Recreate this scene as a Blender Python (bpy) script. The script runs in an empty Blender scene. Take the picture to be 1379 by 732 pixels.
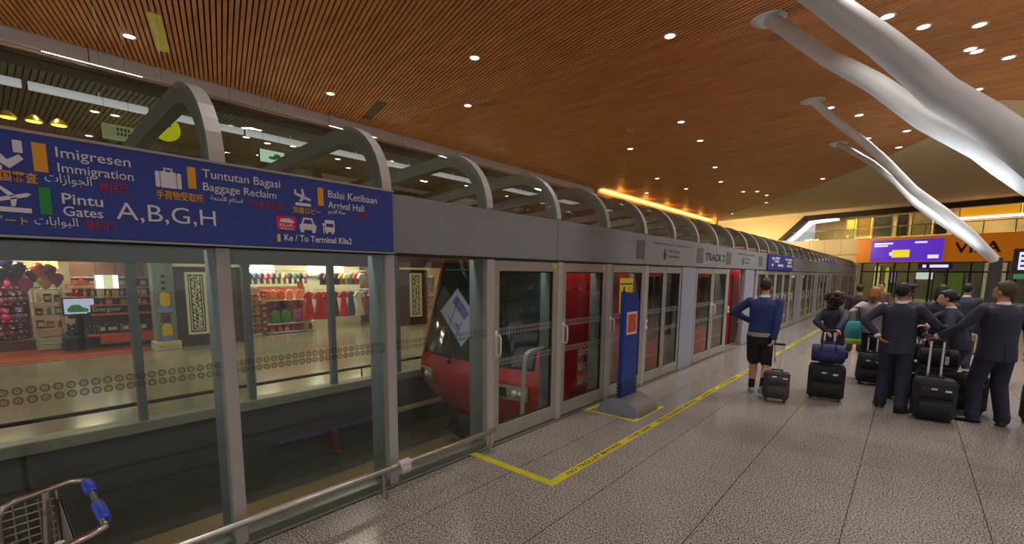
import bpy, math, random
from mathutils import Vector, Matrix, Euler
R = random.Random(7)
sc = bpy.context.scene
COL = sc.collection
PI = math.pi

# ------------------------------------------------------------------ view
sc.view_settings.view_transform = 'Standard'
sc.view_settings.look = 'None'
sc.view_settings.gamma = 1.0
sc.view_settings.use_curve_mapping = False
sc.view_settings.exposure = 0.0
sc.cycles.max_bounces = 8
sc.cycles.diffuse_bounces = 3
sc.cycles.glossy_bounces = 3
sc.cycles.transmission_bounces = 4
sc.cycles.transparent_max_bounces = 24
sc.cycles.caustics_reflective = False
sc.cycles.caustics_refractive = False
sc.cycles.sample_clamp_indirect = 4.0

# ------------------------------------------------------------------ camera
F, PSI, TH, ROLL, PX, PY = 617.02, 0.712, 0.1244, 0.0101, 690.0, 443.76
d = Vector((-math.sin(PSI)*math.cos(TH), math.cos(PSI)*math.cos(TH), -math.sin(TH)))
r = Vector((math.cos(PSI), math.sin(PSI), 0)); u = r.cross(d)
r2 = r*math.cos(ROLL)+u*math.sin(ROLL); u2 = -r*math.sin(ROLL)+u*math.cos(ROLL)
cam = bpy.data.cameras.new('camera'); camo = bpy.data.objects.new('camera', cam); COL.objects.link(camo)
M = Matrix((r2, u2, -d)).transposed().to_4x4(); M.translation = Vector((3.388, 0, 1.9))
camo.matrix_world = M
cam.sensor_width = 36; cam.sensor_fit = 'HORIZONTAL'
cam.lens = 36*F/1379; cam.shift_x = -(PX-689.5)/1379; cam.shift_y = (PY-366)/1379
cam.clip_start = 0.05; cam.clip_end = 300
sc.camera = camo

# ------------------------------------------------------------------ materials
def lin(c):
    return tuple(((v/255.0)/12.92 if v/255.0 <= .04045 else ((v/255.0+.055)/1.055)**2.4) for v in c)
MATS = {}
def mat(name, rgb=(128,128,128), rough=.5, metal=0., spec=.5, var=0., vscale=8., emit=None, estr=1., bump=0., bscale=60., coat=0., stretch=None, alpha=None):
    """procedural principled material; var = brightness variation by noise, bump = fine noise relief"""
    if name in MATS: return MATS[name]
    m = bpy.data.materials.new(name); m.use_nodes = True
    nt = m.node_tree; b = nt.nodes['Principled BSDF']
    c = lin(rgb)
    b.inputs['Base Color'].default_value = (*c, 1); b.inputs['Roughness'].default_value = rough
    b.inputs['Metallic'].default_value = metal; b.inputs['Specular IOR Level'].default_value = spec
    if coat: b.inputs['Coat Weight'].default_value = coat
    tc = nt.nodes.new('ShaderNodeTexCoord')
    src = tc.outputs['Object']
    if stretch:
        mp = nt.nodes.new('ShaderNodeMapping'); mp.inputs['Scale'].default_value = stretch
        nt.links.new(src, mp.inputs['Vector']); src = mp.outputs['Vector']
    if var:
        n = nt.nodes.new('ShaderNodeTexNoise'); n.inputs['Scale'].default_value = vscale; n.inputs['Detail'].default_value = 4
        nt.links.new(src, n.inputs['Vector'])
        rp = nt.nodes.new('ShaderNodeValToRGB')
        rp.color_ramp.elements[0].position = .3; rp.color_ramp.elements[1].position = .7
        rp.color_ramp.elements[0].color = (*[v*(1-var) for v in c], 1)
        rp.color_ramp.elements[1].color = (*[min(1, v*(1+var)) for v in c], 1)
        nt.links.new(n.outputs['Fac'], rp.inputs['Fac']); nt.links.new(rp.outputs['Color'], b.inputs['Base Color'])
    if bump:
        n2 = nt.nodes.new('ShaderNodeTexNoise'); n2.inputs['Scale'].default_value = bscale
        nt.links.new(src, n2.inputs['Vector'])
        bp = nt.nodes.new('ShaderNodeBump'); bp.inputs['Strength'].default_value = bump; bp.inputs['Distance'].default_value = .01
        nt.links.new(n2.outputs['Fac'], bp.inputs['Height']); nt.links.new(bp.outputs['Normal'], b.inputs['Normal'])
    if emit is not None:
        b.inputs['Emission Color'].default_value = (*lin(emit), 1); b.inputs['Emission Strength'].default_value = estr
    MATS[name] = m
    return m

def glass_mat(name, tint=(225,235,228), refl=1.0, rough=0.0, ior=1.45, tr=1.0):
    """thin architectural glass: fresnel mix of clear transmission and mirror reflection"""
    if name in MATS: return MATS[name]
    m = bpy.data.materials.new(name); m.use_nodes = True; nt = m.node_tree
    for n in list(nt.nodes): nt.nodes.remove(n)
    out = nt.nodes.new('ShaderNodeOutputMaterial'); mx = nt.nodes.new('ShaderNodeMixShader')
    t = nt.nodes.new('ShaderNodeBsdfTransparent'); t.inputs['Color'].default_value = (*[v*tr for v in lin(tint)], 1)
    g = nt.nodes.new('ShaderNodeBsdfGlossy'); g.inputs['Roughness'].default_value = rough; g.inputs['Color'].default_value = (refl, refl, refl, 1)
    f = nt.nodes.new('ShaderNodeFresnel'); ge = nt.nodes.new('ShaderNodeNewGeometry'); mr = nt.nodes.new('ShaderNodeMapRange')   # same fresnel on both faces of the thin pane
    mr.inputs['To Min'].default_value = ior; mr.inputs['To Max'].default_value = 1/ior
    nt.links.new(ge.outputs['Backfacing'], mr.inputs['Value']); nt.links.new(mr.outputs['Result'], f.inputs['IOR'])
    nt.links.new(f.outputs['Fac'], mx.inputs['Fac']); nt.links.new(t.outputs['BSDF'], mx.inputs[1]); nt.links.new(g.outputs['BSDF'], mx.inputs[2])
    nt.links.new(mx.outputs['Shader'], out.inputs['Surface'])
    MATS[name] = m
    return m

# ------------------------------------------------------------------ mesh builder
class MB:
    def __init__(s): s.v = []; s.f = []; s.mi = []; s.cur = 0
    def add(s, vs, fs):
        o = len(s.v); s.v += [tuple(p) for p in vs]
        for f in fs: s.f.append(tuple(i+o for i in f)); s.mi.append(s.cur)
        return s
    def box(s, x0, x1, y0, y1, z0, z1, b=0.):
        """box; b = chamfer on all vertical and horizontal edges"""
        if x0 > x1: x0, x1 = x1, x0
        if y0 > y1: y0, y1 = y1, y0
        if z0 > z1: z0, z1 = z1, z0
        if b <= 0:
            return s.add([(x0,y0,z0),(x1,y0,z0),(x1,y1,z0),(x0,y1,z0),(x0,y0,z1),(x1,y0,z1),(x1,y1,z1),(x0,y1,z1)],
                         [(0,3,2,1),(4,5,6,7),(0,1,5,4),(1,2,6,5),(2,3,7,6),(3,0,4,7)])
        b = min(b, (x1-x0)*.49, (y1-y0)*.49, (z1-z0)*.49)
        def ring(i, z): return [(x0+b+i,y0+i,z),(x1-b-i,y0+i,z),(x1-i,y0+b+i,z),(x1-i,y1-b-i,z),(x1-b-i,y1-i,z),(x0+b+i,y1-i,z),(x0+i,y1-b-i,z),(x0+i,y0+b+i,z)]
        return s.loft([ring(b*.6,z0), ring(0,z0+b), ring(0,z1-b), ring(b*.6,z1)])
    def obox(s, c, sz, rot, b=0.):
        n = len(s.v); s.box(-sz[0]/2, sz[0]/2, -sz[1]/2, sz[1]/2, -sz[2]/2, sz[2]/2, b)
        rm = rot if isinstance(rot, Matrix) else Euler(rot).to_matrix()
        for i in range(n, len(s.v)): s.v[i] = tuple(rm @ Vector(s.v[i]) + Vector(c))
        return s
    def loft(s, rings, cap=True, closed=True):
        n = len(rings[0]); vs = [p for rg in rings for p in rg]; fs = []
        for k in range(len(rings)-1):
            for i in range(n if closed else n-1):
                j = (i+1) % n; fs.append((k*n+i, k*n+j, (k+1)*n+j, (k+1)*n+i))
        if cap and closed:
            fs.append(tuple(range(n-1, -1, -1))); fs.append(tuple((len(rings)-1)*n+i for i in range(n)))
        return s.add(vs, fs)
    def tube(s, pts, r, n=10, closed=False):
        pts = [Vector(p) for p in pts]; rs = r if isinstance(r, (list, tuple)) else [r]*len(pts)
        rings = []; prev = None
        for i, p in enumerate(pts):
            if closed: t = pts[(i+1) % len(pts)]-pts[i-1]
            else: t = pts[min(i+1, len(pts)-1)]-pts[max(i-1, 0)]
            t.normalize()
            if prev is None:
                a = Vector((0,0,1)) if abs(t.z) < .9 else Vector((1,0,0)); x = t.cross(a).normalized()
            else:
                x = prev - t*prev.dot(t); x.normalize()
            prev = x; y = t.cross(x)
            rings.append([p + x*rs[i]*math.cos(2*PI*k/n) + y*rs[i]*math.sin(2*PI*k/n) for k in range(n)])
        if closed: rings.append(rings[0]); return s.loft(rings, cap=False)
        return s.loft(rings)
    def lathe(s, c, prof, n=20, axis='z'):
        rings = []
        for rr, h in prof:
            rg = []
            for k in range(n):
                a = 2*PI*k/n; p = (rr*math.cos(a), rr*math.sin(a), h)
                if axis == 'x': p = (h, rr*math.cos(a), rr*math.sin(a))
                if axis == 'y': p = (rr*math.cos(a), h, -rr*math.sin(a))
                rg.append((c[0]+p[0], c[1]+p[1], c[2]+p[2]))
            rings.append(rg)
        return s.loft(rings)
    def ell(s, c, rad, n=14, m=9, rot=None):
        rings = []
        for k in range(m+1):
            t = PI*(k/m); t = min(max(t, .05), PI-.05)
            rg = []
            for i in range(n):
                a = 2*PI*i/n; v = Vector((rad[0]*math.sin(t)*math.cos(a), rad[1]*math.sin(t)*math.sin(a), -rad[2]*math.cos(t)))
                if rot is not None: v = rot @ v
                rg.append(tuple(v+Vector(c)))
            rings.append(rg)
        return s.loft(rings)
    def prism(s, poly, fn0, fn1):
        """poly of 2-d points, two mapping functions give the two end faces"""
        return s.loft([[fn0(*p) for p in poly], [fn1(*p) for p in poly]])
    def xf(s, m, start=0):
        for i in range(start, len(s.v)): s.v[i] = tuple(m @ Vector(s.v[i]))
        return s
    def build(s, name, m, parent=None, smooth=False, fix=True):
        me = bpy.data.meshes.new(name); me.from_pydata(s.v, [], s.f)
        for mm in (m if isinstance(m, (list, tuple)) else [m]): me.materials.append(mm)
        if any(s.mi): me.polygons.foreach_set('material_index', s.mi)
        if fix:
            import bmesh
            bm = bmesh.new(); bm.from_mesh(me); bmesh.ops.recalc_face_normals(bm, faces=bm.faces); bm.to_mesh(me); bm.free()
        if smooth:
            me.polygons.foreach_set('use_smooth', [True]*len(me.polygons))
            try: me.set_sharp_from_angle(angle=math.radians(40))
            except Exception: pass
        o = bpy.data.objects.new(name, me); COL.objects.link(o)
        if parent is not None: o.parent = parent
        return o

def tag(o, label=None, cat=None, group=None, kind=None):
    if label: o['label'] = label
    if cat: o['category'] = cat
    if group: o['group'] = group
    if kind: o['kind'] = kind
    return o
def thing(name, label, cat, loc=(0,0,0), rz=0., group=None):
    o = bpy.data.objects.new(name, None); COL.objects.link(o); o.empty_display_size = .1
    o.location = loc; o.rotation_euler = (0, 0, rz)
    return tag(o, label, cat, group)
def struct(o): o['kind'] = 'structure'; return o
def dup(root, loc=None, rz=None, label=None, group=None, mats=None):
    """copy of a thing with copies of its parts and sub-parts"""
    rr = root.copy(); COL.objects.link(rr)
    if loc is not None: rr.location = loc
    if rz is not None: rr.rotation_euler = (0, 0, rz)
    if label: rr['label'] = label
    if group: rr['group'] = group
    for ch in list(root.children):
        c = ch.copy(); COL.objects.link(c); c.parent = rr
        for g in list(ch.children):
            q = g.copy(); COL.objects.link(q); q.parent = c
    return rr

def baked(o, name=None):
    """turn a modified or text object into a plain mesh object's data"""
    dg = bpy.context.evaluated_depsgraph_get(); dg.update()
    return bpy.data.meshes.new_from_object(o.evaluated_get(dg))

_TXT = []
def text_obj(name, s, p0, right, up, width, cap, m, parent=None, depth=.004, bold=0.):
    """lettering: p0 = baseline start, right/up unit vectors, width = run length, cap = capital height"""
    cu = bpy.data.curves.new(name, 'FONT'); cu.body = s; cu.size = 1.0; cu.extrude = 0.02; cu.offset = bold; cu.resolution_u = 3
    t = bpy.data.objects.new(name, cu); COL.objects.link(t)
    _TXT.append((t, name, p0, right, up, width, cap, m, parent, depth))
def flush_text():
    """all lettering is meshed together in one depsgraph pass"""
    dg = bpy.context.evaluated_depsgraph_get(); dg.update()
    for t, name, p0, right, up, width, cap, m, parent, depth in _TXT:
        me = bpy.data.meshes.new_from_object(t.evaluated_get(dg))
        xs = [v.co.x for v in me.vertices]
        cu = t.data; COL.objects.unlink(t); bpy.data.objects.remove(t); bpy.data.curves.remove(cu)
        if not xs: continue
        x0, x1 = min(xs), max(xs); ys = [v.co.y for v in me.vertices]
        sx = width/max(1e-6, x1-x0); hy = max(ys); sy = cap/max(.3, hy if hy > .5 else .72)
        rt = Vector(right).normalized(); upv = Vector(up).normalized(); nn = rt.cross(upv)
        for v in me.vertices:
            c = v.co.copy(); v.co = Vector(p0) + rt*((c.x-x0)*sx) + upv*(c.y*sy) + nn*(depth*(1 if c.z > 0 else 0))
        me.materials.clear(); me.materials.append(m)
        o = bpy.data.objects.new(name, me); COL.objects.link(o)
        if parent is not None:
            o.parent = parent; o.matrix_parent_inverse = parent.matrix_basis.inverted()
    _TXT.clear()

C = Vector((3.388, 0, 1.9))
MOD = 1.237
def bay(k): return 1.04 + MOD*k     # Y of the k-th rib / post of the platform screen

# shared materials
m_steel = mat('brushed steel', (190,186,180), .28, 1., var=.08, vscale=30)
m_alu = mat('beige anodised aluminium', (168,164,152), .42, .35, var=.05)
m_grey = mat('light grey painted metal', (176,172,170), .45, .1, var=.04)
m_fascia = mat('warm grey fascia paint', (136,140,142), .5, var=.04, vscale=3)
m_bluegrey = mat('blue grey metal', (150,156,172), .45, .1, var=.04)
m_seal = mat('black rubber seal', (22,22,22), .7)
m_white = mat('white paint', (226,224,216), .5, var=.03)
m_black = mat('black plastic', (20,20,22), .45, var=.1)
m_glass = glass_mat('clear screen glass', (247,250,247), .85)
m_glass_far = glass_mat('green tinted glass', (243,247,242), .7)
m_canopy = glass_mat('curved canopy glass', (240,245,238), .9)
# =================================================================== SETTING
def floor_mat():
    m = bpy.data.materials.new('speckled granite tiles'); m.use_nodes = True; nt = m.node_tree; b = nt.nodes['Principled BSDF']
    N = nt.nodes.new; L = nt.links.new
    tc = N('ShaderNodeTexCoord')
    n1 = N('ShaderNodeTexNoise'); n1.inputs['Scale'].default_value = 80; n1.inputs['Detail'].default_value = 3; L(tc.outputs['Object'], n1.inputs['Vector'])
    rp = N('ShaderNodeValToRGB'); e = rp.color_ramp.elements
    e[0].position = .4; e[0].color = (*lin((72,68,65)), 1); e[1].position = .6; e[1].color = (*lin((192,186,178)), 1)
    k = rp.color_ramp.elements.new(.5); k.color = (*lin((142,137,129)), 1)
    L(n1.outputs['Fac'], rp.inputs['Fac'])
    n2 = N('ShaderNodeTexNoise'); n2.inputs['Scale'].default_value = 2.2; L(tc.outputs['Object'], n2.inputs['Vector'])
    mr = N('ShaderNodeMapRange'); mr.inputs['To Min'].default_value = .86; mr.inputs['To Max'].default_value = 1.12; L(n2.outputs['Fac'], mr.inputs['Value'])
    mul = N('ShaderNodeMixRGB'); mul.blend_type = 'MULTIPLY'; mul.inputs['Fac'].default_value = 1
    L(rp.outputs['Color'], mul.inputs[1]); L(mr.outputs['Result'], mul.inputs[2])
    sx = N('ShaderNodeSeparateXYZ'); L(tc.outputs['Object'], sx.inputs[0])
    def joint(out, off, pitch, w):
        a = N('ShaderNodeMath'); a.operation = 'SUBTRACT'; a.inputs[1].default_value = off-100*pitch; L(out, a.inputs[0])
        md = N('ShaderNodeMath'); md.operation = 'MODULO'; md.inputs[1].default_value = pitch; L(a.outputs[0], md.inputs[0])
        lt = N('ShaderNodeMath'); lt.operation = 'LESS_THAN'; lt.inputs[1].default_value = w; L(md.outputs[0], lt.inputs[0])
        return lt
    j1 = joint(sx.outputs['X'], 1.48, .84, .007); j2 = joint(sx.outputs['Y'], 1.35, .73, .004)
    s2 = N('ShaderNodeMath'); s2.operation = 'MULTIPLY'; s2.inputs[1].default_value = .8; L(j2.outputs[0], s2.inputs[0])
    mx = N('ShaderNodeMath'); mx.operation = 'MAXIMUM'; L(j1.outputs[0], mx.inputs[0]); L(s2.outputs[0], mx.inputs[1])
    fin = N('ShaderNodeMixRGB'); fin.inputs[2].default_value = (*lin((46,42,40)), 1)
    L(mx.outputs[0], fin.inputs['Fac']); L(mul.outputs['Color'], fin.inputs[1]); L(fin.outputs['Color'], b.inputs['Base Color'])
    b.inputs['Roughness'].default_value = .2; b.inputs['Specular IOR Level'].default_value = .5
    return m
m_floor = floor_mat()
MB().box(.09, 45, -14, 52, -.2, 0).build('floor', m_floor); struct(bpy.data.objects['floor'])
# edge strip with its black groove between the screen and the granite
struct(MB().box(-.12, .062, -6, 46, -.2, -.002).build('trim_1', mat('grey green edge stone', (120,122,108), .25, var=.25, vscale=60)))
struct(MB().box(.062, .09, -6, 46, -.2, -.012).build('trim_2', m_seal))
# concourse on the other side of the track
struct(MB().box(-16, -3.72, -6, 52, -.2, 0).build('floor_concourse', mat('polished olive beige stone', (142,136,112), .16, var=.12, vscale=1.2)))
# guideway pit
m_pit = mat('dark track bed concrete', (62,61,56), .8, var=.22, vscale=3, bump=.3)
struct(MB().box(-3.62, -.1, -6, 52, -1.15, -.98).build('floor_track', m_pit))
struct(MB().box(-.12, -.02, -6, 52, -1, -.2).build('wall_track_near', m_pit))
w = MB(); w.box(-3.72, -3.56, -6, 52, -1, -.06); w.box(-3.6, -3.5, -6, 52, -.42, -.36); w.box(-3.6, -3.54, -6, 52, -.7, -.42)
struct(w.build('wall_track_far', mat('grey track wall', (72,72,68), .75, var=.15, vscale=2)))

# ---- ceiling: wooden slats over the hall
bound = [(-9.03,-8),(-9.03,38.4),(-8.84,38.2),(-7.78,36.55),(-4.2,31.6),(-.37,26.25),(2.02,22.16),(3.4,19.27),(4.44,16.72),(4.64,16.35),(5.6,17.2),(9,21.8),(16,31),(16,-8)]
sd = Vector((-.956,.292)); pn = Vector((.292,.956))
def cut(poly, off):
    """stretches of the slat line at offset 'off' that lie inside the ceiling outline"""
    ts = []
    for i in range(len(poly)):
        a = Vector(poly[i]); b = Vector(poly[(i+1) % len(poly)]); da = a.dot(pn)-off; db = b.dot(pn)-off
        if (da > 0) != (db > 0):
            p = a+(b-a)*(da/(da-db)); ts.append(p.dot(sd))
    ts.sort(); return list(zip(ts[::2], ts[1::2]))
sl = MB(); off = -9.0; ZC = 6.1
while off < 42:
    for t0, t1 in cut(bound, off):
        if t1-t0 < .05: continue
        vs = []
        for t, o, z in ((t0,off,ZC),(t1,off,ZC),(t1,off+.058,ZC),(t0,off+.058,ZC),(t0,off,ZC+.09),(t1,off,ZC+.09),(t1,off+.058,ZC+.09),(t0,off+.058,ZC+.09)):
            p = sd*t+pn*o; vs.append((p.x, p.y, z))
        sl.add(vs, [(0,3,2,1),(4,5,6,7),(0,1,5,4),(1,2,6,5),(2,3,7,6),(3,0,4,7)])
    off += .084
m_wood = mat('stained timber slats', (206,142,84), .5, var=.2, vscale=1.1, stretch=(1,6,1))
struct(sl.build('ceiling', m_wood, fix=False))
cb = MB(); cb.add([(x,y,ZC+.2) for x,y in bound], [tuple(range(len(bound)))]); cb.add([(x,y,ZC+.3) for x,y in bound], [tuple(range(len(bound)-1,-1,-1))])
struct(cb.build('ceiling_void', mat('black ceiling void', (24,15,9), .9)))
# fascia that ends the timber ceiling over the shops
fb = MB(); k = 0; y = -8.0
while y < 38.4:
    fb.box(-9.14, -9.04, y+.006, min(y+2.43, 38.4), 5.8, 6.42); y += 2.44
struct(fb.build('trim_3', mat('pale ceiling edge panel', (224,222,226), .5, var=.03)))
struct(MB().box(-9.2, -9.15, -8, 38.4, 5.72, 6.4).build('trim_4', m_black))

# ---- far end of the hall, a slightly oblique wall
WD = Vector((.956,-.292,0)); WN = Vector((-.292,-.956,0)); W0 = Vector((0,46,0))
def wp(s, z, o=0.): v = W0+WD*s+WN*o; return (v.x, v.y, z)
def wbox(mb, s0, s1, z0, z1, o0, o1):
    vs = [wp(s0,z0,o0),wp(s1,z0,o0),wp(s1,z0,o1),wp(s0,z0,o1),wp(s0,z1,o0),wp(s1,z1,o0),wp(s1,z1,o1),wp(s0,z1,o1)]
    return mb.add(vs, [(0,3,2,1),(4,5,6,7),(0,1,5,4),(1,2,6,5),(2,3,7,6),(3,0,4,7)])
m_cream = mat('cream plaster', (208,190,150), .7, var=.06, vscale=.6)
# white soffit rising from the edge of the timber to the far wall
top = [(-9.3,38.6),(-8.84,38.2),(-7.78,36.55),(-4.2,31.6),(-.37,26.25),(2.02,22.16),(3.4,19.27),(4.44,16.72),(4.64,16.35)]
far_s = [-13,-12,-10.5,-7,-2,2.5,6,9,10.5]
so = MB(); vs = []; NR = 7
for (x,y), s in zip(top, far_s):
    a = Vector((x,y,6.12)); b = Vector(wp(s, 6.98))
    for j in range(NR): t = j/(NR-1); p = a.lerp(b, t); p.z += .25*math.sin(PI*t); vs.append(tuple(p))
n = len(top)
so.add(vs, [(i*NR+j, i*NR+j+1, (i+1)*NR+j+1, (i+1)*NR+j) for i in range(n-1) for j in range(NR-1)])
b0 = [(4.64,16.35),(5.6,17.2),(9,21.8),(16,31)]; s1 = [10.5,12,15,20]; vs = []
for (x,y), s in zip(b0, s1):
    a = Vector((x,y,6.12)); b = Vector(wp(s, 6.98))
    for j in range(NR): vs.append(tuple(a.lerp(b, j/(NR-1))))
so.add(vs, [(i*NR+j, i*NR+j+1, (i+1)*NR+j+1, (i+1)*NR+j) for i in range(3) for j in range(NR-1)])
struct(so.build('ceiling_soffit', mat('off white soffit', (214,194,152), .75, var=.04, vscale=.5), smooth=True))

w = MB(); wbox(w, -15, -6.1, 0, 7.6, -.3, 0); wbox(w, -6.1, 45, 6.97, 7.6, -.3, 0); wbox(w, -6.1, -.02, 0, 3.6, -.3, 0)
w.add([wp(-6.1,5.2),wp(-4.1,6.97),wp(-6.1,6.97),wp(-6.1,5.2,-.3),wp(-4.1,6.97,-.3),wp(-6.1,6.97,-.3)], [(0,1,2),(3,5,4),(0,3,4,1),(1,4,5,2),(2,5,3,0)])
struct(w.build('wall_far', m_cream))
def wband(path, th, o0, o1):
    """bent band that runs along a polyline on the far wall"""
    mb = MB()
    for (s0,z0),(s1,z1) in zip(path, path[1:]):
        q = [(s0,z0),(s1,z1),(s1,z1-th),(s0,z0-th)] if abs(s1-s0) > abs(z1-z0)*1.3 else [(s0,z0),(s1,z1),(s1+th*.6,z1-th),(s0+th*1.15,z0)]
        mb.add([wp(a,z,o0) for a,z in q]+[wp(a,z,o1) for a,z in q], [(0,1,2,3),(7,6,5,4),(0,4,5,1),(1,5,6,2),(2,6,7,3),(3,7,4,0)])
    return mb
struct(wband([(-6.3,5.0),(-4.15,6.98),(45,7.05)], .42, -.25, .25).build('trim_5', mat('dark bronze opening frame', (34,26,24), .5)))
led = tag(wband([(-5.35,4.9),(-3.75,6.5),(-1.65,6.62)], .22, -.25, .2).build('light_strip', mat('white light strip', (250,248,255), .5, emit=(240,236,255), estr=1.3)),
    'white light strip following the slanted corner of the upper gallery opening', 'light')
w = MB()
for i in range(5): wbox(w, -6.0+i*1.2, -4.82+i*1.2, 3.6, 4.85, -.2, .12)
struct(w.build('wall_parapet', mat('beige parapet panels', (196,178,146), .55, var=.05)))
struct(wbox(MB(), -.02, 45, 4.55, 4.8, -6, -.05).build('floor_gallery', mat('gallery slab', (150,140,120), .5)))
struct(wbox(MB(), -6.1, 45, 4.55, 7.4, -6.3, -6).build('wall_gallery', mat('gallery back wall', (120,108,84), .6, var=.3, vscale=.7)))
struct(wbox(MB(), -9, 45, 0, 4.55, -7.3, -7).build('wall_entrance', mat('entrance back wall', (66,64,50), .6, var=.35, vscale=.5)))
struct(wbox(MB(), -6.1, 45, 7.38, 7.5, -6.3, -.3).build('ceiling_gallery', mat('gallery ceiling', (140,130,112), .7)))

# ---- near side retail hall behind the track
struct(MB().box(-16, -15.9, -6, 52, 0, 7).build('wall_left', mat('dim retail wall', (120,112,92), .7, var=.2, vscale=.6)))
rc = MB(); y = -6.0
while y < 40:
    rc.box(-15.9, -9.22, y, y+.075, 5.6, 5.66); y += .1
struct(rc.build('ceiling_retail', mat('olive brown slats', (104,94,68), .6), fix=False))
struct(MB().box(-15.9, -9.22, -6, 40, 5.8, 5.86).build('ceiling_retail_void', mat('dark olive void', (44,42,32), .9)))
struct(MB().box(-9.28, -9.21, -6, 40, 5.56, 5.9).build('trim_6', mat('dark olive edge', (58,56,46), .7)))
struct(MB().box(-10.3, -10.0, -6, 40, 2.62, 3.9).build('wall_shopfront', mat('shop front bulkhead', (150,140,118), .6, var=.08)))
struct(MB().box(-15.9, -10.3, -6, 40, 2.62, 2.7).build('ceiling_shop', mat('shop ceiling', (200,192,176), .7)))
struct(MB().box(-15.9, -10.3, -6, 40, 3.84, 3.9).build('floor_mezzanine', mat('mezzanine deck', (120,112,96), .6)))
cv = MB(); y = -3.
for yy in range(-2, 24, 2): cv.box(-10.005, -9.995, yy-.01, yy+.0, 5.5, 5.6)
while y < 24: cv.box(-10.06, -9.94, y+.03, y+1.9, 5.36, 5.5); y += 1.96
tag(cv.build('light_trough', mat('pale light trough', (214,214,226), .5, emit=(214,214,230), estr=.55)), 'pale continuous light trough hung above the shop fronts', 'light trough')

# ------------------------------------------------------------- platform screen
KMAX = 36
WIDE = {6: (8.94, 9.67), 10: (13.42, 14.3), 16: (20.8, 21.6), 20: (25.2, 26.3), 24: (30.4, 31.2), 28: (35.3, 36.1), 32: (40.2, 41.)}
def wide(k): return k in WIDE
m_side = mat('grey green post side', (112,124,124), .4, .2)
colw = {}
for k in range(-2, KMAX+1):
    y = bay(k); hw = .05
    y0, y1 = y-hw, y+hw
    if k == 0: y0, y1 = 1.0, 1.08
    if k == 1: y0, y1 = 2.25, 2.34
    if k == 2: y0, y1 = 3.49, 3.6
    if k == 3: y0, y1 = 4.77, 4.88
    if k == 4: y0, y1 = 6.0, 6.12
    if k == 5: y0, y1 = 7.27, 7.38
    if k == 9: y0, y1 = 11.88, 11.96
    if wide(k): y0, y1 = WIDE[k]
    if k in (7, 8): continue
    colw[k] = (y0, y1)
    mb = MB(); mb.box(-.05, .03, y0, y1, 0, 2.04, .006); mb.cur = 1; mb.box(-.075 if wide(k) else -.26, -.055, y0+.012, y1-.012, 0, 2.5)
    struct(mb.build('column', [m_bluegrey if wide(k) else m_grey, m_bluegrey if wide(k) else m_side]))
# arched ribs that carry the curved canopy and run on to the far side
def profile(o=0., n=9):
    a = .62+o; bz = .6+o
    pts = [(0.0+min(o,.0), 2.535), (0.0+o, 2.56)]
    for i in range(1, n+1):
        t = PI/2*i/n; pts.append((-.62+a*math.cos(t), 2.54+bz*math.sin(t)))
    pts += [(-1.4, 3.1+o), (-2.4, 3.02+o), (-3.6, 2.93+o)]
    return pts
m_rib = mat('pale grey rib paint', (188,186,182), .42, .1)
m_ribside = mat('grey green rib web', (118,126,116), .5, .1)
outer = profile(.035); inner = profile(-.10)
for k in range(-2, KMAX+1):
    y = bay(k)+(.0 if k else -.0); a0, a1 = y-.045, y+.045
    mb = MB(); n = len(outer)
    vs = [(x,a0,z) for x,z in outer]+[(x,a1,z) for x,z in outer]+[(x,a0,z) for x,z in inner]+[(x,a1,z) for x,z in inner]
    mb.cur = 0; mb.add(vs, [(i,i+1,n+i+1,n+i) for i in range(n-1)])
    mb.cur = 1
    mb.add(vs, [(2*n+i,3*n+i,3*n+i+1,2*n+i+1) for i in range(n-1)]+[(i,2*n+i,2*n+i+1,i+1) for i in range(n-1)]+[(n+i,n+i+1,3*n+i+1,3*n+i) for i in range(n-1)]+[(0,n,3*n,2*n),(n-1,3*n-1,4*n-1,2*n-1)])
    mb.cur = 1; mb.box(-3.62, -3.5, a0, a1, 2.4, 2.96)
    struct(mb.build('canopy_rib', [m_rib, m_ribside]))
pane = profile(0.)
for k in range(-2, KMAX):
    y0, y1 = bay(k)+.05, bay(k+1)-.05; mb = MB(); n = len(pane)
    mb.add([(x,y0,z) for x,z in pane]+[(x,y1,z) for x,z in pane], [(i,i+1,n+i+1,n+i) for i in range(n-1)])
    struct(mb.build('window', m_canopy, smooth=True))
# fascia panels over the doors
k = 1
while k < KMAX:
    step = 2 if k < 5 else 3; ke = min(k+step, KMAX)
    y0 = bay(k)+(.03 if k == 1 else 0)
    struct(MB().box(-.14, .02, y0+.004, bay(ke)-.004, 2.055, 2.545, .004).build('wall_fascia', m_fascia)); k = ke
struct(MB().box(-.14, .02, -1.5, bay(1)+.026, 2.055, 2.545, .004).build('wall_fascia', m_fascia))
struct(MB().box(-.2, -.145, -1.5, 45.5, 2.03, 2.5).build('trim_7', mat('grey green head rail', (104,112,106), .5)))
struct(MB().box(-.06, .03, -1.5, 45.5, 2.035, 2.054).build('trim_8', m_seal))
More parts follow.
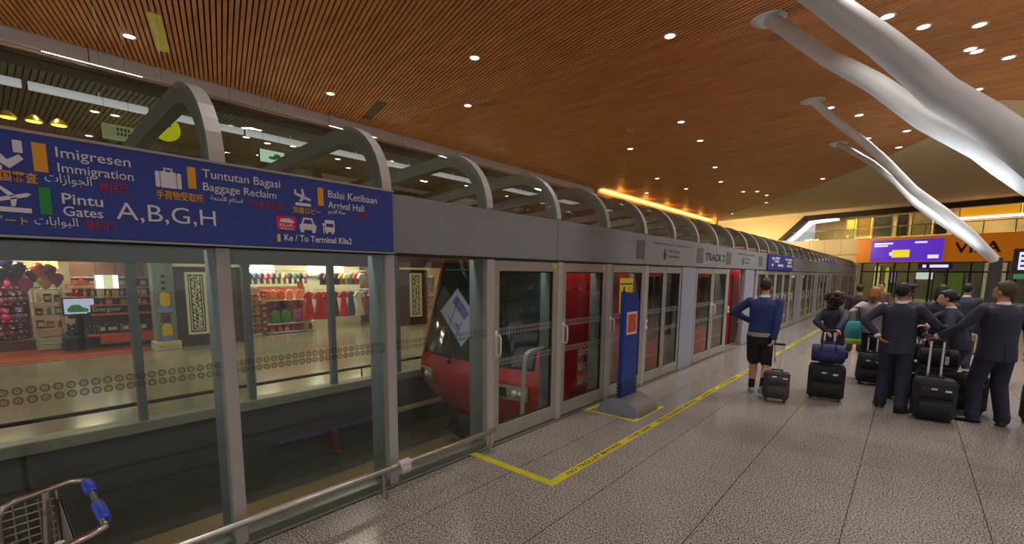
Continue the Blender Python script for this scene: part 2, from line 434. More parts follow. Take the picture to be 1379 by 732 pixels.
# dark vents and printed notices on the fascia
m_vent = mat('grey perforated vent', (104,98,96), .7, bump=.6, bscale=400)
for (a, b, l) in ((6.93,7.22,'small grey vent panel set in the fascia above the blue totem'),(9.68,10.04,'grey vent panel just before the track number on the fascia'),(11.66,12.04,'grey vent panel just after the track number on the fascia'),(14.75,15.15,'grey vent panel beyond the second printed notice on the fascia')):
    t = thing('vent_panel', l, 'vent', (.02, (a+b)/2, 2.29))
    MB().box(.001, .008, -(b-a)/2, (b-a)/2, -.15, .15, .003).build('grille', m_vent, t)
m_ink = mat('dark grey printed ink', (52,47,46), .6); m_ink2 = mat('faded grey ink', (118,110,106), .6); m_amb = mat('amber symbol', (178,150,52), .5)
YP, ZP = Vector((0,1,0)), Vector((0,0,1))
tn = thing('track_number', 'dark track number lettering on the grey fascia between two vents', 'sign', (.022, 10.15, 2.18))
text_obj('lettering', 'TRACK 2', (.022,10.2,2.2), YP, ZP, 1.34, .16, m_ink, tn, bold=.012)
for y0, ln in ((7.55, 1.75), (12.6, 1.7)):
    nt_ = thing('fascia_notice', 'printed bus and terminal notice on the fascia %s' % ('above the double glass doors' if y0 < 10 else 'past the track number'), 'sign', (.022, y0, 2.2))
    text_obj('lettering', 'Pintu Penumpang  Laluan Masuk', (.022,y0,2.41), YP, ZP, ln, .045, m_ink2, nt_, depth=.002)
    text_obj('lettering', 'Main Terminal', (.022,y0+.68,2.29), YP, ZP, .5, .055, m_ink2, nt_, depth=.002)
    text_obj('lettering', 'Bangunan Utama', (.022,y0+.68,2.2), YP, ZP, .5, .05, m_ink2, nt_, depth=.002)
    MB().box(.021,.024,y0+.62,y0+.645,2.17,2.35).xf(Matrix.Translation((-.022,-y0,-2.2))).build('bar', m_amb, nt_)
    pb = MB(); pb.ell((.024,y0+.5,2.32),(.003,.03,.03)); pb.box(.021,.026,y0+.45,y0+.55,2.2,2.285,.01); pb.box(.021,.026,y0+.47,y0+.53,2.15,2.2)
    pb.xf(Matrix.Translation((-.022,-y0,-2.2))).build('pictogram', m_ink, nt_)

# fixed panes with their printed dot bands
def frit_mat(name, col, dens):
    m = bpy.data.materials.new(name); m.use_nodes = True; nt = m.node_tree; N = nt.nodes.new; L = nt.links.new
    for n in list(nt.nodes): nt.nodes.remove(n)
    out = N('ShaderNodeOutputMaterial'); mx = N('ShaderNodeMixShader'); t = N('ShaderNodeBsdfTransparent'); df = N('ShaderNodeBsdfDiffuse')
    df.inputs['Color'].default_value = (*lin(col), 1)
    tc = N('ShaderNodeTexCoord'); sx = N('ShaderNodeSeparateXYZ'); L(tc.outputs['Object'], sx.inputs[0])
    def cell(o, p):
        a = N('ShaderNodeMath'); a.operation = 'ADD'; a.inputs[1].default_value = 50; L(o, a.inputs[0])
        md = N('ShaderNodeMath'); md.operation = 'MODULO'; md.inputs[1].default_value = p; L(a.outputs[0], md.inputs[0])
        sb = N('ShaderNodeMath'); sb.operation = 'SUBTRACT'; sb.inputs[1].default_value = p/2; L(md.outputs[0], sb.inputs[0])
        dv = N('ShaderNodeMath'); dv.operation = 'DIVIDE'; dv.inputs[1].default_value = p/2; L(sb.outputs[0], dv.inputs[0]); return dv
    ay, az = cell(sx.outputs['Y'], .05), cell(sx.outputs['Z'], .05)
    cx = N('ShaderNodeCombineXYZ'); L(ay.outputs[0], cx.inputs[0]); L(az.outputs[0], cx.inputs[1])
    ln = N('ShaderNodeVectorMath'); ln.operation = 'LENGTH'; L(cx.outputs[0], ln.inputs[0])
    d1 = N('ShaderNodeMath'); d1.operation = 'SUBTRACT'; d1.inputs[1].default_value = .62; L(ln.outputs['Value'], d1.inputs[0])
    ab = N('ShaderNodeMath'); ab.operation = 'ABSOLUTE'; L(d1.outputs[0], ab.inputs[0])
    lt = N('ShaderNodeMath'); lt.operation = 'LESS_THAN'; lt.inputs[1].default_value = .22; L(ab.outputs[0], lt.inputs[0])
    dot = N('ShaderNodeMath'); dot.operation = 'LESS_THAN'; dot.inputs[1].default_value = .2; L(ln.outputs['Value'], dot.inputs[0])
    sm = N('ShaderNodeMath'); sm.operation = 'ADD'; sm.use_clamp = True; L(lt.outputs[0], sm.inputs[0]); L(dot.outputs[0], sm.inputs[1])
    ml = N('ShaderNodeMath'); ml.operation = 'MULTIPLY'; ml.inputs[1].default_value = dens; L(sm.outputs[0], ml.inputs[0])
    L(ml.outputs[0], mx.inputs['Fac']); L(t.outputs[0], mx.inputs[1]); L(df.outputs[0], mx.inputs[2]); L(mx.outputs[0], out.inputs['Surface'])
    return m
m_frit = frit_mat('printed ring band', (88,88,84), .62); m_frit_door = frit_mat('pale printed ring band', (150,140,146), .75)
def pane_x(y0, y1, z0, z1, parent=None, door=False, nm='window'):
    g = MB().box(-.012, -.002, y0, y1, z0, z1).build(nm if parent is None else 'glass', m_glass, parent)
    if parent is None: struct(g)
    f = MB(); f.add([(.001,y0+.01,1.2),(.001,y1-.01,1.2),(.001,y1-.01,1.3),(.001,y0+.01,1.3)], [(0,1,2,3)])
    if door: f.add([(.001,y0+.01,.87),(.001,y1-.01,.87),(.001,y1-.01,.95),(.001,y0+.01,.95)], [(0,1,2,3)])
    f.build('frit_band', m_frit_door if door else m_frit, g if parent is None else parent)
    return g
pane_x(-1.4, -.25, .06, 2.04); pane_x(-.15, 1.0, .06, 2.04); pane_x(1.08, 2.25, .06, 2.04); pane_x(2.34, 3.49, .06, 2.04)
struct(MB().box(-.04, .02, -1.5, 3.49, 0, .06, .004).build('trim_9', mat('steel sill', (130,136,128), .35, .6)))

# hinged doors: frame, glass, pull handle, sticker
m_yel = mat('yellow sticker', (196,186,40), .5)
def door(n, y0, y1, hinge_left=False, sticker=True, handle=True, wd=.085):
    e = bpy.data.objects.new('door_%d' % n, None); COL.objects.link(e); e.location = (0, y0, 0); struct(e); e['label'] = 'glazed platform door in beige metal frame'
    L = y1-y0
    f = MB(); f.box(-.045, .02, 0, wd, .015, 2.03, .005); f.box(-.045, .02, L-wd, L, .015, 2.03, .005); f.box(-.045, .02, wd, L-wd, 1.915, 2.03, .005); f.box(-.045, .02, wd, L-wd, .015, .19, .005)
    f.build('frame', m_alu, e)
    s = MB(); s.box(-.03, .004, wd, wd+.014, .19, 1.915); s.box(-.03, .004, L-wd-.014, L-wd, .19, 1.915); s.box(-.03, .004, wd, L-wd, 1.9, 1.915); s.box(-.03,.004, wd, L-wd, .19, .2)
    s.build('gasket', m_seal, e)
    pane_x(wd, L-wd, .19, 1.915, e, True)
    if handle:
        hy = .03 if not hinge_left else L-.03
        h = MB(); h.tube([(.02,hy,1.0),(.075,hy,1.0),(.09,hy,1.03),(.09,hy,1.19),(.075,hy,1.22),(.02,hy,1.22)], .012, 8)
        h.box(.018, .026, hy-.022, hy+.022, .95, 1.27, .003)
        h.build('handle', mat('white pull handle', (206,204,196), .35), e, True)
    if sticker: MB().box(.02, .023, L-.12, L-.03, 1.95, 2.01).build('sticker', m_yel, e)
    return e
door(1, 3.6, 4.77); door(2, 4.88, 6.0); door(3, 6.12, 7.27, sticker=False)
door(4, 7.38, 8.12, handle=False, sticker=False, wd=.06); door(5, 8.14, 8.9, handle=False, sticker=False, wd=.06)
door(6, 9.72, 10.8, sticker=False, wd=.09, hinge_left=True); door(7, 10.82, 11.88, sticker=False, wd=.09)
n = 8
for k in range(10, KMAX):
    a = colw[k][1]+.02; b = colw[k+1][0]-.02
    if b-a > .4: door(n, a, b, sticker=False, handle=(k < 22)); n += 1
# release boxes beside the doors
for y, l in ((7.33,'white door release box on the post behind the blue totem'),(11.96,'white door release box on the post by the open red doorway')):
    t = thing('door_switch', l, 'switch', (.03, y, 1.05)); MB().box(0, .04, -.035, .035, -.08, .08, .008).build('housing', m_white, t); MB().box(.04, .046, -.015, .015, -.02, .03, .003).build('button', m_black, t)

# far screen wall: posts, head, sill and panes
for k in range(-2, KMAX+1):
    y = bay(k)+.13
    struct(MB().box(-3.64, -3.54, y-.045, y+.045, 0, 2.02, .006).build('column', m_side))
struct(MB().box(-3.68, -3.5, -1.6, 45.5, 1.97, 2.5).build('wall_head', mat('grey green head panel', (110,114,108), .5, var=.05)))
struct(MB().box(-3.72, -3.46, -1.6, 45.5, -.06, .07, .01).build('baseboard_track', mat('pale sill stone', (142,140,126), .4, var=.08)))
for k in range(-2, KMAX):
    struct(MB().box(-3.6, -3.59, bay(k)+.19, bay(k+1)+.07, .07, 1.97).build('window', m_glass_far))
# =================================================================== SIGN
SX = .085
m_blue = mat('signal blue sign face', (36,60,150), .38, var=.03)
m_swhite = mat('white sign lettering', (226,226,230), .5); m_sorange = mat('amber sign marks', (232,166,28), .5); m_sgreen = mat('green sign bar', (30,150,70), .5)
m_sred = mat('red sign lettering', (190,44,40), .5); m_syel = mat('yellow sign bar', (226,210,40), .5); m_pink = mat('magenta logo', (208,30,92), .5)
sg = thing('direction_sign', 'long blue airport direction sign with white and amber lettering above the glass', 'sign', (SX, .4, 2.05))
def sp(mb, mm, nm):  # parts of the sign are built in world space and hung on its empty
    o = mb.build(nm, mm, sg); o.matrix_parent_inverse = sg.matrix_basis.inverted(); return o
sp(MB().box(.022, SX-.003, -1.5, 2.3, 2.055, 2.555, .006), m_blue, 'board')
sp(MB().box(.02, SX, -1.5, 2.305, 2.548, 2.562).box(.02, SX, -1.5, 2.305, 2.045, 2.056), m_alu, 'edge_trim')
def st(s, y0, y1, zb, cap, m=m_swhite, bold=0., o=0.): text_obj('lettering', s, (SX-.002+o, y0, zb), YP, ZP, y1-y0, cap, m, sg, .003, bold)
def bar(y0, y1, z0, z1, m): sp(MB().box(SX-.004, SX+.002, y0, y1, z0, z1), m, 'colour_bar')
st('Imigresen', .305, .598, 2.453, .05); st('Immigration', .307, .606, 2.381, .045)
def ar(*cps): return ''.join(chr(c) for c in reversed(cps))
AR1 = ar(0xFE8D,0xFEDF,0xFEA0,0xFEEE,0xFE8D,0xFEAF,0xFE8D,0xFE95); AR2 = ar(0xFE8D,0xFEDF,0xFE92,0xFEEE,0xFE8D,0xFE91,0xFE8E,0xFE95)
AR3 = ar(0xFE8D,0xFEB3,0xFE98,0xFEFC,0xFEE1,0x20,0xFE8D,0xFEF7,0xFEE3,0xFE98,0xFECC,0xFE94); AR4 = ar(0xFEBB,0xFE8E,0xFEDF,0xFE94,0x20,0xFE8D,0xFEDF,0xFED8,0xFEAA,0xFEED,0xFEE1)
st(AR1, .256, .43, 2.328, .045); st('移民厅', .46, .582, 2.309, .052, m_sred)
st('入国審査', .06, .23, 2.314, .046, m_sorange, .01); bar(.222, .272, 2.37, 2.507, m_sorange); bar(.228, .27, 2.164, 2.296, m_sgreen)
st('Pintu', .31, .467, 2.226, .052, bold=.008); st('Gates', .31, .463, 2.166, .048, bold=.006); st('A,B,G,H', .518, .993, 2.168, .092, bold=-.004)
st(AR2, .203, .36, 2.114, .042); st('登机门', .387, .51, 2.108, .042, m_sred); st('ゲート', .06, .18, 2.108, .038, m_syel)
st('手荷物受取所', .704, .934, 2.305, .046, m_sorange, .01); bar(.861, .903, 2.379, 2.503, m_sorange)
st('Tuntutan Bagasi', .938, 1.394, 2.453, .05); st('Baggage Reclaim', .938, 1.364, 2.378, .046)
st(AR3, .974, 1.154, 2.325, .034); st('行李认领处', 1.203, 1.409, 2.31, .04, m_sred)
bar(1.655, 1.697, 2.37, 2.496, m_sorange); st('Balai Ketibaan', 1.735, 2.144, 2.435, .052); st('Arrival Hall', 1.732, 2.025, 2.36, .048)
st('到着ロビー', 1.474, 1.672, 2.303, .04, m_sorange, .01); st(AR4, 1.73, 1.866, 2.324, .028); st('入境厅', 1.94, 2.062, 2.31, .038, m_sred)
bar(1.358, 1.378, 2.094, 2.145, m_syel); st('Ke / To Terminal Klia2', 1.405, 1.913, 2.104, .044, bold=.012)
def flat(polys, m, nm='pictogram', o=0.):
    mb = MB()
    for p in polys: mb.prism(p, lambda y, z: (SX-.004, y, z), lambda y, z: (SX+.0015+o, y, z))
    sp(mb, m, nm)
def rnd(y0, y1, z0, z1, q=.3, n=4):
    rr = min(y1-y0, z1-z0)*q; P = []
    for cy, cz, a0 in ((y1-rr,z1-rr,0),(y0+rr,z1-rr,90),(y0+rr,z0+rr,180),(y1-rr,z0+rr,270)):
        for i in range(n+1): a = math.radians(a0+90*i/n); P.append((cy+rr*math.cos(a), cz+rr*math.sin(a)))
    return P
# suitcase symbol
flat([rnd(.705,.725,2.365,2.455,.4), rnd(.729,.804,2.365,2.455,.05), rnd(.808,.828,2.365,2.455,.4), rnd(.745,.753,2.455,2.472,.1), rnd(.78,.788,2.455,2.472,.1), rnd(.745,.788,2.468,2.477,.1)], m_swhite)
# landing aeroplane over a line
def plane_sym(y, z, s, up):
    a = math.radians(18 if up else -18)
    def T(P): return [(y+s*(p*math.cos(a)-q*math.sin(a)), z+s*(p*math.sin(a)+q*math.cos(a))) for p, q in P]
    flat([T([(-.5,.0),(-.42,-.07),(.38,-.07),(.5,-.01),(.42,.06),(-.38,.06)]), T([(-.05,.03),(.12,.03),(-.12,.42),(-.2,.4)]), T([(-.05,-.03),(.14,-.03),(-.02,-.3),(-.12,-.3)]), T([(-.5,.0),(-.38,.03),(-.48,.22),(-.55,.22)]),
          [(y-s*.42,z-s*.5),(y+s*.45,z-s*.5),(y+s*.45,z-s*.34),(y-s*.42,z-s*.34)]], m_swhite)
plane_sym(1.545, 2.415, .125, False); plane_sym(.135, 2.235, .14, True)
# passport officer symbol at the cut off end
flat([rnd(.045,.085,2.46,2.5,.5), [(.03,2.45),(.1,2.45),(.135,2.41),(.175,2.44),(.19,2.42),(.14,2.37),(.1,2.4),(.1,2.39),(.03,2.39)], [(.03,2.36),(.115,2.36),(.115,2.38),(.03,2.38)], rnd(.158,.19,2.448,2.505,.1)], m_swhite)
# train logo, car and bus
flat([rnd(1.355,1.488,2.175,2.27,.06)], m_pink, 'logo')
flat([[(1.375,2.228),(1.385,2.25),(1.44,2.256),(1.472,2.24),(1.474,2.226)]], mat('pale logo print', (236,220,226), .5), 'logo', .0012)
st('KLIA', 1.375, 1.47, 2.2, .02, m_swhite, .02, .002); st('ekspres', 1.375, 1.47, 2.181, .013, m_swhite, .01, .002)
def car_sym(y, z, s, bus):
    if bus: flat([rnd(y-.3*s,y+.35*s,z+.2*s,z+.42*s,.3), rnd(y-.3*s,y+.35*s,z-.32*s,z-.02*s,.15), rnd(y-.3*s,y-.23*s,z-.05*s,z+.25*s,.1), rnd(y+.28*s,y+.35*s,z-.05*s,z+.25*s,.1), rnd(y-.24*s,y-.1*s,z-.44*s,z-.3*s,.2), rnd(y+.14*s,y+.28*s,z-.44*s,z-.3*s,.2), rnd(y-.42*s,y-.36*s,z-.44*s,z+.1*s,.2), rnd(y-.48*s,y-.3*s,z+.05*s,z+.2*s,.45)], m_swhite)
    else: flat([[(y-.5*s,z-.3*s),(y+.5*s,z-.3*s),(y+.5*s,z-.02*s),(y+.38*s,z+.05*s),(y-.38*s,z+.05*s),(y-.5*s,z-.02*s)], [(y-.38*s,z+.04*s),(y-.26*s,z+.4*s),(y+.26*s,z+.4*s),(y+.38*s,z+.04*s),(y+.3*s,z+.04*s),(y+.2*s,z+.3*s),(y-.2*s,z+.3*s),(y-.3*s,z+.04*s)], rnd(y-.45*s,y-.25*s,z-.46*s,z-.28*s,.2), rnd(y+.25*s,y+.45*s,z-.46*s,z-.28*s,.2)], m_swhite)
car_sym(1.574, 2.224, .12, False); car_sym(1.735, 2.222, .115, True)

# =================================================================== LOW HANDRAIL
hr = thing('handrail', 'low stainless handrail along the foot of the platform glass', 'handrail', (.16, 1.2, 0))
def hp(mb, m, nm, par=None):
    o = mb.build(nm, m, par or hr, True); o.matrix_parent_inverse = (par or hr).matrix_basis.inverted(); return o
hp(MB().tube([(.16,-1.2,.225),(.16,3.45,.225),(.15,3.47,.22)], .027, 14), m_steel, 'rail')
for y in (-.5, .8, 2.09, 3.4):
    hp(MB().lathe((.16,y,0), [(.04,0),(.04,.008),(.014,.012),(.014,.2)], 12), m_steel, 'post')
rc_ = thing('rail_sleeve', 'pale clamp sleeve wrapped round the low handrail by the second post', 'bracket', (.16, 2.3, .225))
MB().lathe((0,0,0), [(.034,-.06),(.04,-.055),(.04,.055),(.034,.06)], 14, 'y').box(.02,.05,-.05,.05,-.07,-.01,.008).build('sleeve', mat('pale pinkish plastic', (196,184,186), .5), rc_, True)

# =================================================================== FLOOR TAPE
m_tape = mat('yellow floor tape', (204,192,28), .5, var=.08, vscale=6); m_tapeink = mat('worn dark tape print', (70,60,24), .6)
tp = thing('floor_tape', 'yellow warning tape line with printed text running along the platform floor', 'floor marking', (1.075, 3.2, 0))
def tpp(mb, m, nm): o = mb.build(nm, m, tp); o.matrix_parent_inverse = tp.matrix_basis.inverted(); return o
tpp(MB().box(1.03, 1.12, 3.29, 44, 0, .0025), m_tape, 'strip'); tpp(MB().box(.05, 1.12, 3.2, 3.29, 0, .0025), m_tape, 'strip')
msg = ['NO TROLLEY BEYOND', 'THIS LINE', 'TROLI DILARANG MELEPASI', 'GARISAN INI']
y = 3.5
for i in range(9):
    for s in msg:
        ln = .062*len(s)
        if y+ln > 21: break
        text_obj('lettering', s, (1.1, y, .0026), Vector((0,1,0)), Vector((-1,0,0)), ln, .05, m_tapeink, tp, .0012, .02)
        for q in list(_TXT)[-1:]: pass
        y += ln+.22
t2 = thing('floor_tape', 'yellow tape outline on the floor around the blue totem base', 'floor marking', (.5, 5.8, 0))
MB().box(-.42,.36,-.42,-.36,0,.0025).box(-.42,-.36,-.36,.1,0,.0025).box(.3,.36,-.36,.5,0,.0025).build('strip', m_tape, t2)

# =================================================================== BLUE TOTEM
tt = thing('queue_totem', 'tall blue totem with orange notice standing on a grey arched foot', 'sign', (.5, 5.82, 0))
arch = [(-.3,0),(.34,0)]+[(.02+.32*math.cos(a), .21*math.sin(a)) for a in [PI*i/14 for i in range(1,14)]]
fb_ = MB(); fb_.cur = 0; fb_.prism(arch, lambda x,z: (x,.29,z), lambda x,z: (x,-.25,z))
fb_.build('foot', mat('dark grey foot shell', (112,104,100), .55, var=.1, vscale=20), tt, True)
fc = MB(); fc.prism([(x*.97,z*.97) for x,z in arch], lambda x,z: (x,-.25,z), lambda x,z: (x,-.272,z)); fc.build('end_plate', mat('pale blue end plate', (140,150,170), .5), tt)
pnl = [(-.22,.12),(.22,.12),(.22,1.52),(.17,1.6),(.08,1.64),(-.22,1.66)]
pm = MB(); pm.prism(pnl, lambda y,z: (-.03,y,z), lambda y,z: (.03,y,z)); pm.build('panel', mat('totem blue', (34,62,150), .4, var=.04), tt)
rb = MB()
for i in range(4): rb.box(-.045,.045,-.235,.235,.24+i*.05,.255+i*.05,.005)
rb.build('clamp_ring', mat('dark navy clamp', (32,34,60), .5), tt)
nz = MB().box(.03,.034,-.14,.16,1.07,1.38).build('notice', mat('white paper', (222,216,210), .6), tt)
MB().box(.034,.036,-.11,.13,1.1,1.35).build('notice_print', mat('orange red print', (206,84,34), .6, var=.35, vscale=40), nz)
# yellow notice stuck on the third door
yn = thing('yellow_notice', 'yellow warning notice stuck on the glass door behind the blue totem', 'notice', (.006, 6.66, 1.56))
MB().box(0,.002,-.22,.22,-.27,.27).build('sheet', mat('yellow notice sheet', (212,198,34), .5), yn)
fg = MB(); fg.box(.002,.004,-.2,.2,.17,.19); fg.ell((.004,-.08,.11),(.002,.03,.03)); fg.box(.002,.005,-.12,-.04,.02,.08); fg.box(.002,.005,-.1,-.06,-.04,.02); fg.box(.002,.004,-.2,.2,-.07,-.06); fg.build('pictogram', m_ink, yn)
og = MB(); og.box(.002,.004,.05,.18,.0,.13); og.box(.002,.004,-.16,-.1,-.15,-.1); og.box(.002,.004,-.06,.18,-.15,-.1); og.box(.002,.004,-.16,.18,-.21,-.175); og.build('notice_print', m_sorange, yn)

# =================================================================== LUGGAGE TROLLEY (front corner)
tr = thing('luggage_trolley', 'chrome luggage trolley with wire basket and blue handle grips', 'trolley', (1.02, .05, 0))
m_chr = mat('chromed wire', (200,190,180), .2, 1.)
x0, x1 = -.29, .24
MB().tube([(x0,-.09,.84),(x0,-.085,.91),(x0,-.065,.95),(x0,-.03,.965),(x0,.05,.977),(x0,.13,.99),(x0+.03,.17,.99)], .0115, 10).tube([(x1+.05,-.09,.82),(x1+.05,-.085,.89),(x1+.05,-.065,.93),(x1+.05,-.03,.945),(x1+.05,.05,.965),(x1+.06,.12,.985),(x1+.04,.165,.99)], .0115, 10).tube([(x0+.03,.17,.99),(x0+.14,.175,.99),(x1-.06,.17,.99),(x1+.04,.165,.99)], .0105, 10).tube([(x0,-.09,.84),(x1+.05,-.09,.82)], .008, 8).build('handle_frame', m_chr, tr, True)
for a, b in ((x0+.06, x0+.2), (x1-.2, x1-.02)):
    MB().lathe((0,.174,.99), [(.012,a),(.02,a+.01),(.022,(a+b)/2),(.02,b-.01),(.012,b)], 14, 'x').build('grip', mat('blue grip plastic', (40,72,196), .4), tr, True)
wb = MB()
for i in range(7):
    z = .74+i*.033
    wb.tube([(x0+.01,.075,z),(x0+.01,-.08,z-.01),(x1+.04,-.08,z-.01),(x1+.04,.075,z)], .003, 6)
for i in range(9):
    t = i/8; xx = x0+.01+t*(x1+.03-x0)
    wb.tube([(xx,-.08,.71),(xx,-.08,.93)], .003, 6); wb.tube([(xx,-.08,.71),(xx,.08,.72)], .003, 6)
for i in range(5):
    yy = -.08+.036*i
    for xx in (x0+.01, x1+.04): wb.tube([(xx,yy,.71),(xx,yy,.955)], .003, 6)
    wb.tube([(x0+.01,yy,.712),(x1+.04,yy,.712)], .003, 6)
wb.tube([(x0+.01,.08,.73),(x0+.01,.08,.975)], .008, 8).tube([(x1+.04,.08,.73),(x1+.04,.08,.965)], .008, 8)
wb.build('basket', m_chr, tr, True)
MB().box(x0+.02,x1+.03,.088,.096,.72,.93,.004).build('back_plate', mat('grey beige plate', (150,146,128), .5), tr)
fr = MB()
for xx in (x0+.04, x1+.03): fr.tube([(xx,.05,.98),(xx,.03,.6),(xx,.05,.25),(xx,-.05,.17),(xx,-.8,.14)], .014, 8)
for yy in (-.75,-.5,-.25,.0): fr.tube([(x0+.04,yy,.15),(x1+.03,yy,.15)], .01, 8)
fr.build('chassis', m_chr, tr, True)
for xx, yy in ((x0+.04,.05),(x1+.03,.05),(x0+.16,-.78)):
    MB().lathe((xx-.015,yy,.065), [(.03,0),(.062,.004),(.065,.015),(.062,.026),(.03,.03)], 16, 'x').build('wheel', m_black, tr, True)

# =================================================================== CEILING FIXTURES
LIGHTS = [(-7.78,2.17),(-7.51,5.88),(-3.52,6.78),(-5.53,8.51),(-.24,8.41),(-1.84,13.15),(-2.05,15.31),(-4.21,14.83),(-2.86,19.39),(-5.53,20.06),(-3.57,22.5),(-5.45,23.32),(-3.48,25.87),(-2.9,26.18),(-2.79,27.68),(-3.41,30.48),(-6.42,34.63),(-7.47,23.23),(2.72,10.05),(3.17,10.84),(3.88,11.35),(3.84,12.41),(3.94,12.61),(4.43,13.33),(4.14,15.11),(3.12,14.93),(3.41,15.93),(1.46,14.41),(1.97,15.53),(2.91,18.03),(2.7,20.12),(1.99,18.24),(.08,24.49)]
DIM = [(-8.9,14.6),(-8.77,18.02),(-7.65,12.15),(-3.27,12.95),(-5.24,16.0)]
m_lamp = mat('lit lamp lens', (255,250,240), .5, emit=(255,246,232), estr=6.); m_ring = mat('white lamp ring', (214,208,196), .4); m_lampoff = mat('unlit lamp lens', (150,140,120), .4)
proto = None
def annulus(a, b, n):
    mb = MB(); rg = [[(rr_*math.cos(2*PI*k/n), rr_*math.sin(2*PI*k/n), z) for k in range(n)] for rr_, z in ((a,.01),(a,-.006),(a+.006,-.012),(b-.006,-.012),(b,.0),(b,.01))]
    return mb.loft(rg+[rg[0]], cap=False)
def ord_label(x, y):
    return 'round lit downlight in the timber ceiling'
for i, (x, y) in enumerate(LIGHTS):
    if proto is None:
        proto = thing('downlight', 'round lit downlight in the timber slat ceiling', 'downlight', (x, y, ZC), 0, 'lit downlights in the timber ceiling')
        annulus(.085,.118,20).build('ring', m_ring, proto, True)
        MB().lathe((0,0,0), [(.001,-.004),(.086,-.004),(.086,.012),(.001,.012)], 20).build('lens', m_lamp, proto, False)
        o = proto
    else: o = dup(proto, (x, y, ZC))
    o['label'] = 'round lit downlight in the timber slat ceiling'
for x, y in DIM:
    o = thing('downlight', 'small unlit downlight in the timber slat ceiling', 'downlight', (x, y, ZC), 0, 'unlit downlights in the timber ceiling')
    annulus(.06,.092,16).build('ring', m_ring, o, True); MB().lathe((0,0,0), [(.001,-.004),(.061,-.004),(.061,.012),(.001,.012)], 16).build('lens', m_lampoff, o)
m_spk = mat('ochre speaker mesh', (150,118,74), .7, bump=.4, bscale=300)
for (x, y), l in (((-5.13,8.77),'round flush ceiling speaker right beside a lit downlight'),((1.18,9.69),'round flush ceiling speaker beside the capital of the thick strut')):
    o = thing('ceiling_speaker', l, 'speaker', (x, y, ZC)); MB().lathe((0,0,0), [(.001,-.008),(.13,-.008),(.15,-.002),(.15,.02),(.001,.02)], 22).build('grille', m_spk, o, True)
ang = math.atan2(sd.y, sd.x)
o = thing('ceiling_panel', 'glowing yellow rectangular panel let into the timber slats', 'light panel', (-7.25, 2.5, ZC), ang)
MB().box(-.78,.78,-.1,.1,-.012,.02,.004).build('diffuser', mat('yellow diffuser', (150,140,40), .4, var=.3, vscale=3, emit=(160,146,30), estr=.25), o)
o = thing('ceiling_panel', 'dull grey rectangular hatch let into the timber slats above the second arch', 'hatch', (-7.75, 7.2, ZC), ang)
MB().box(-.75,.75,-.13,.13,-.01,.02,.004).build('cover', mat('dull hatch cover', (96,82,60), .6, var=.2), o)
cl = tag(MB().box(-8.85,-8.62,20.8,38,5.99,6.09).build('cove_light', mat('amber cove light', (255,214,130), .5, emit=(255,206,104), estr=3.2)), 'glowing amber cove light along the far edge of the timber ceiling', 'light')
struct(MB().box(-9.03,-8.87,20.6,38.2,5.88,6.1).build('trim_10', m_wood))
struct(MB().lathe((-8.6,37.6,0), [(.35,0),(.35,6.12)], 18).build('pillar', m_cream, None, True))

# =================================================================== BRANCHING STRUTS
m_strut = mat('pale grey strut paint', (212,216,216), .5, var=.05, vscale=4)
def strut_tree(loc, branches, base_h, label, grp, br=1.):
    t = thing('strut_column', label, 'column', loc)
    MB().lathe((0,0,0), [(.32*br,0),(.32*br,.04),(.2*br,.08),(.17*br,1.0),(.16*br,base_h-.1),(.14*br,base_h+.12)], 20).build('base', mat('dark bronze base', (58,54,52), .5, .3), t, True)
    for pts, r0, r1 in branches:
        P = [Vector(p)-Vector(loc) for p in pts]
        # smooth the centre line a little
        Q = [P[0]]
        for a, b in zip(P, P[1:]): Q += [a.lerp(b, .33), a.lerp(b, .67), b]
        n = len(Q); rad = [r0+(r1-r0)*i/(n-1) for i in range(n)]
        b = MB().tube(Q, rad, 16).build('branch', m_strut, t, True)
        dirv = (Q[1]-Q[0]).normalized()
        cpt = MB(); tp_ = Vector((Q[0].x, Q[0].y, ZC-loc[2]-.01)); q1 = Q[0].lerp(Q[1], .35)
        rings = []
        for (f, rr) in ((0,.27),(.06,.26),(.25,.19),(.5,.14),(1,r0)):
            c = tp_.lerp(q1, f); axis = (tp_-q1).normalized().lerp(Vector((0,0,1)), max(0, 1-f*2.2)).normalized()
            xx = axis.cross(Vector((0,1,0))).normalized(); yy = axis.cross(xx)
            rings.append([tuple(c+xx*rr*math.cos(2*PI*k/20)+yy*rr*math.sin(2*PI*k/20)) for k in range(20)])
        cpt.loft(rings).build('capital', m_strut, b, True)
strut_tree((4.9,6.38,0), [([(1.23,5.98,6.08),(1.75,6.04,5.5),(2.43,6.11,4.79),(2.66,6.13,4.54),(2.95,6.17,4.24),(3.23,6.2,3.92),(3.45,6.22,3.65),(3.76,6.26,3.37),(4.06,6.29,3.06),(4.5,6.33,2.55),(4.88,6.37,2.1)], .12, .165),
    ([(1.23,8.9,6.08),(1.36,8.81,5.96),(2.18,8.25,5.02),(2.82,7.81,4.37),(3.36,7.44,3.73),(3.85,7.1,3.26),(4.02,6.98,3.06),(4.5,6.66,2.52),(4.88,6.4,2.1)], .1, .15)], 2.05,
    'large forked pale column whose two thick struts reach the ceiling nearest the viewer', 'forked columns')
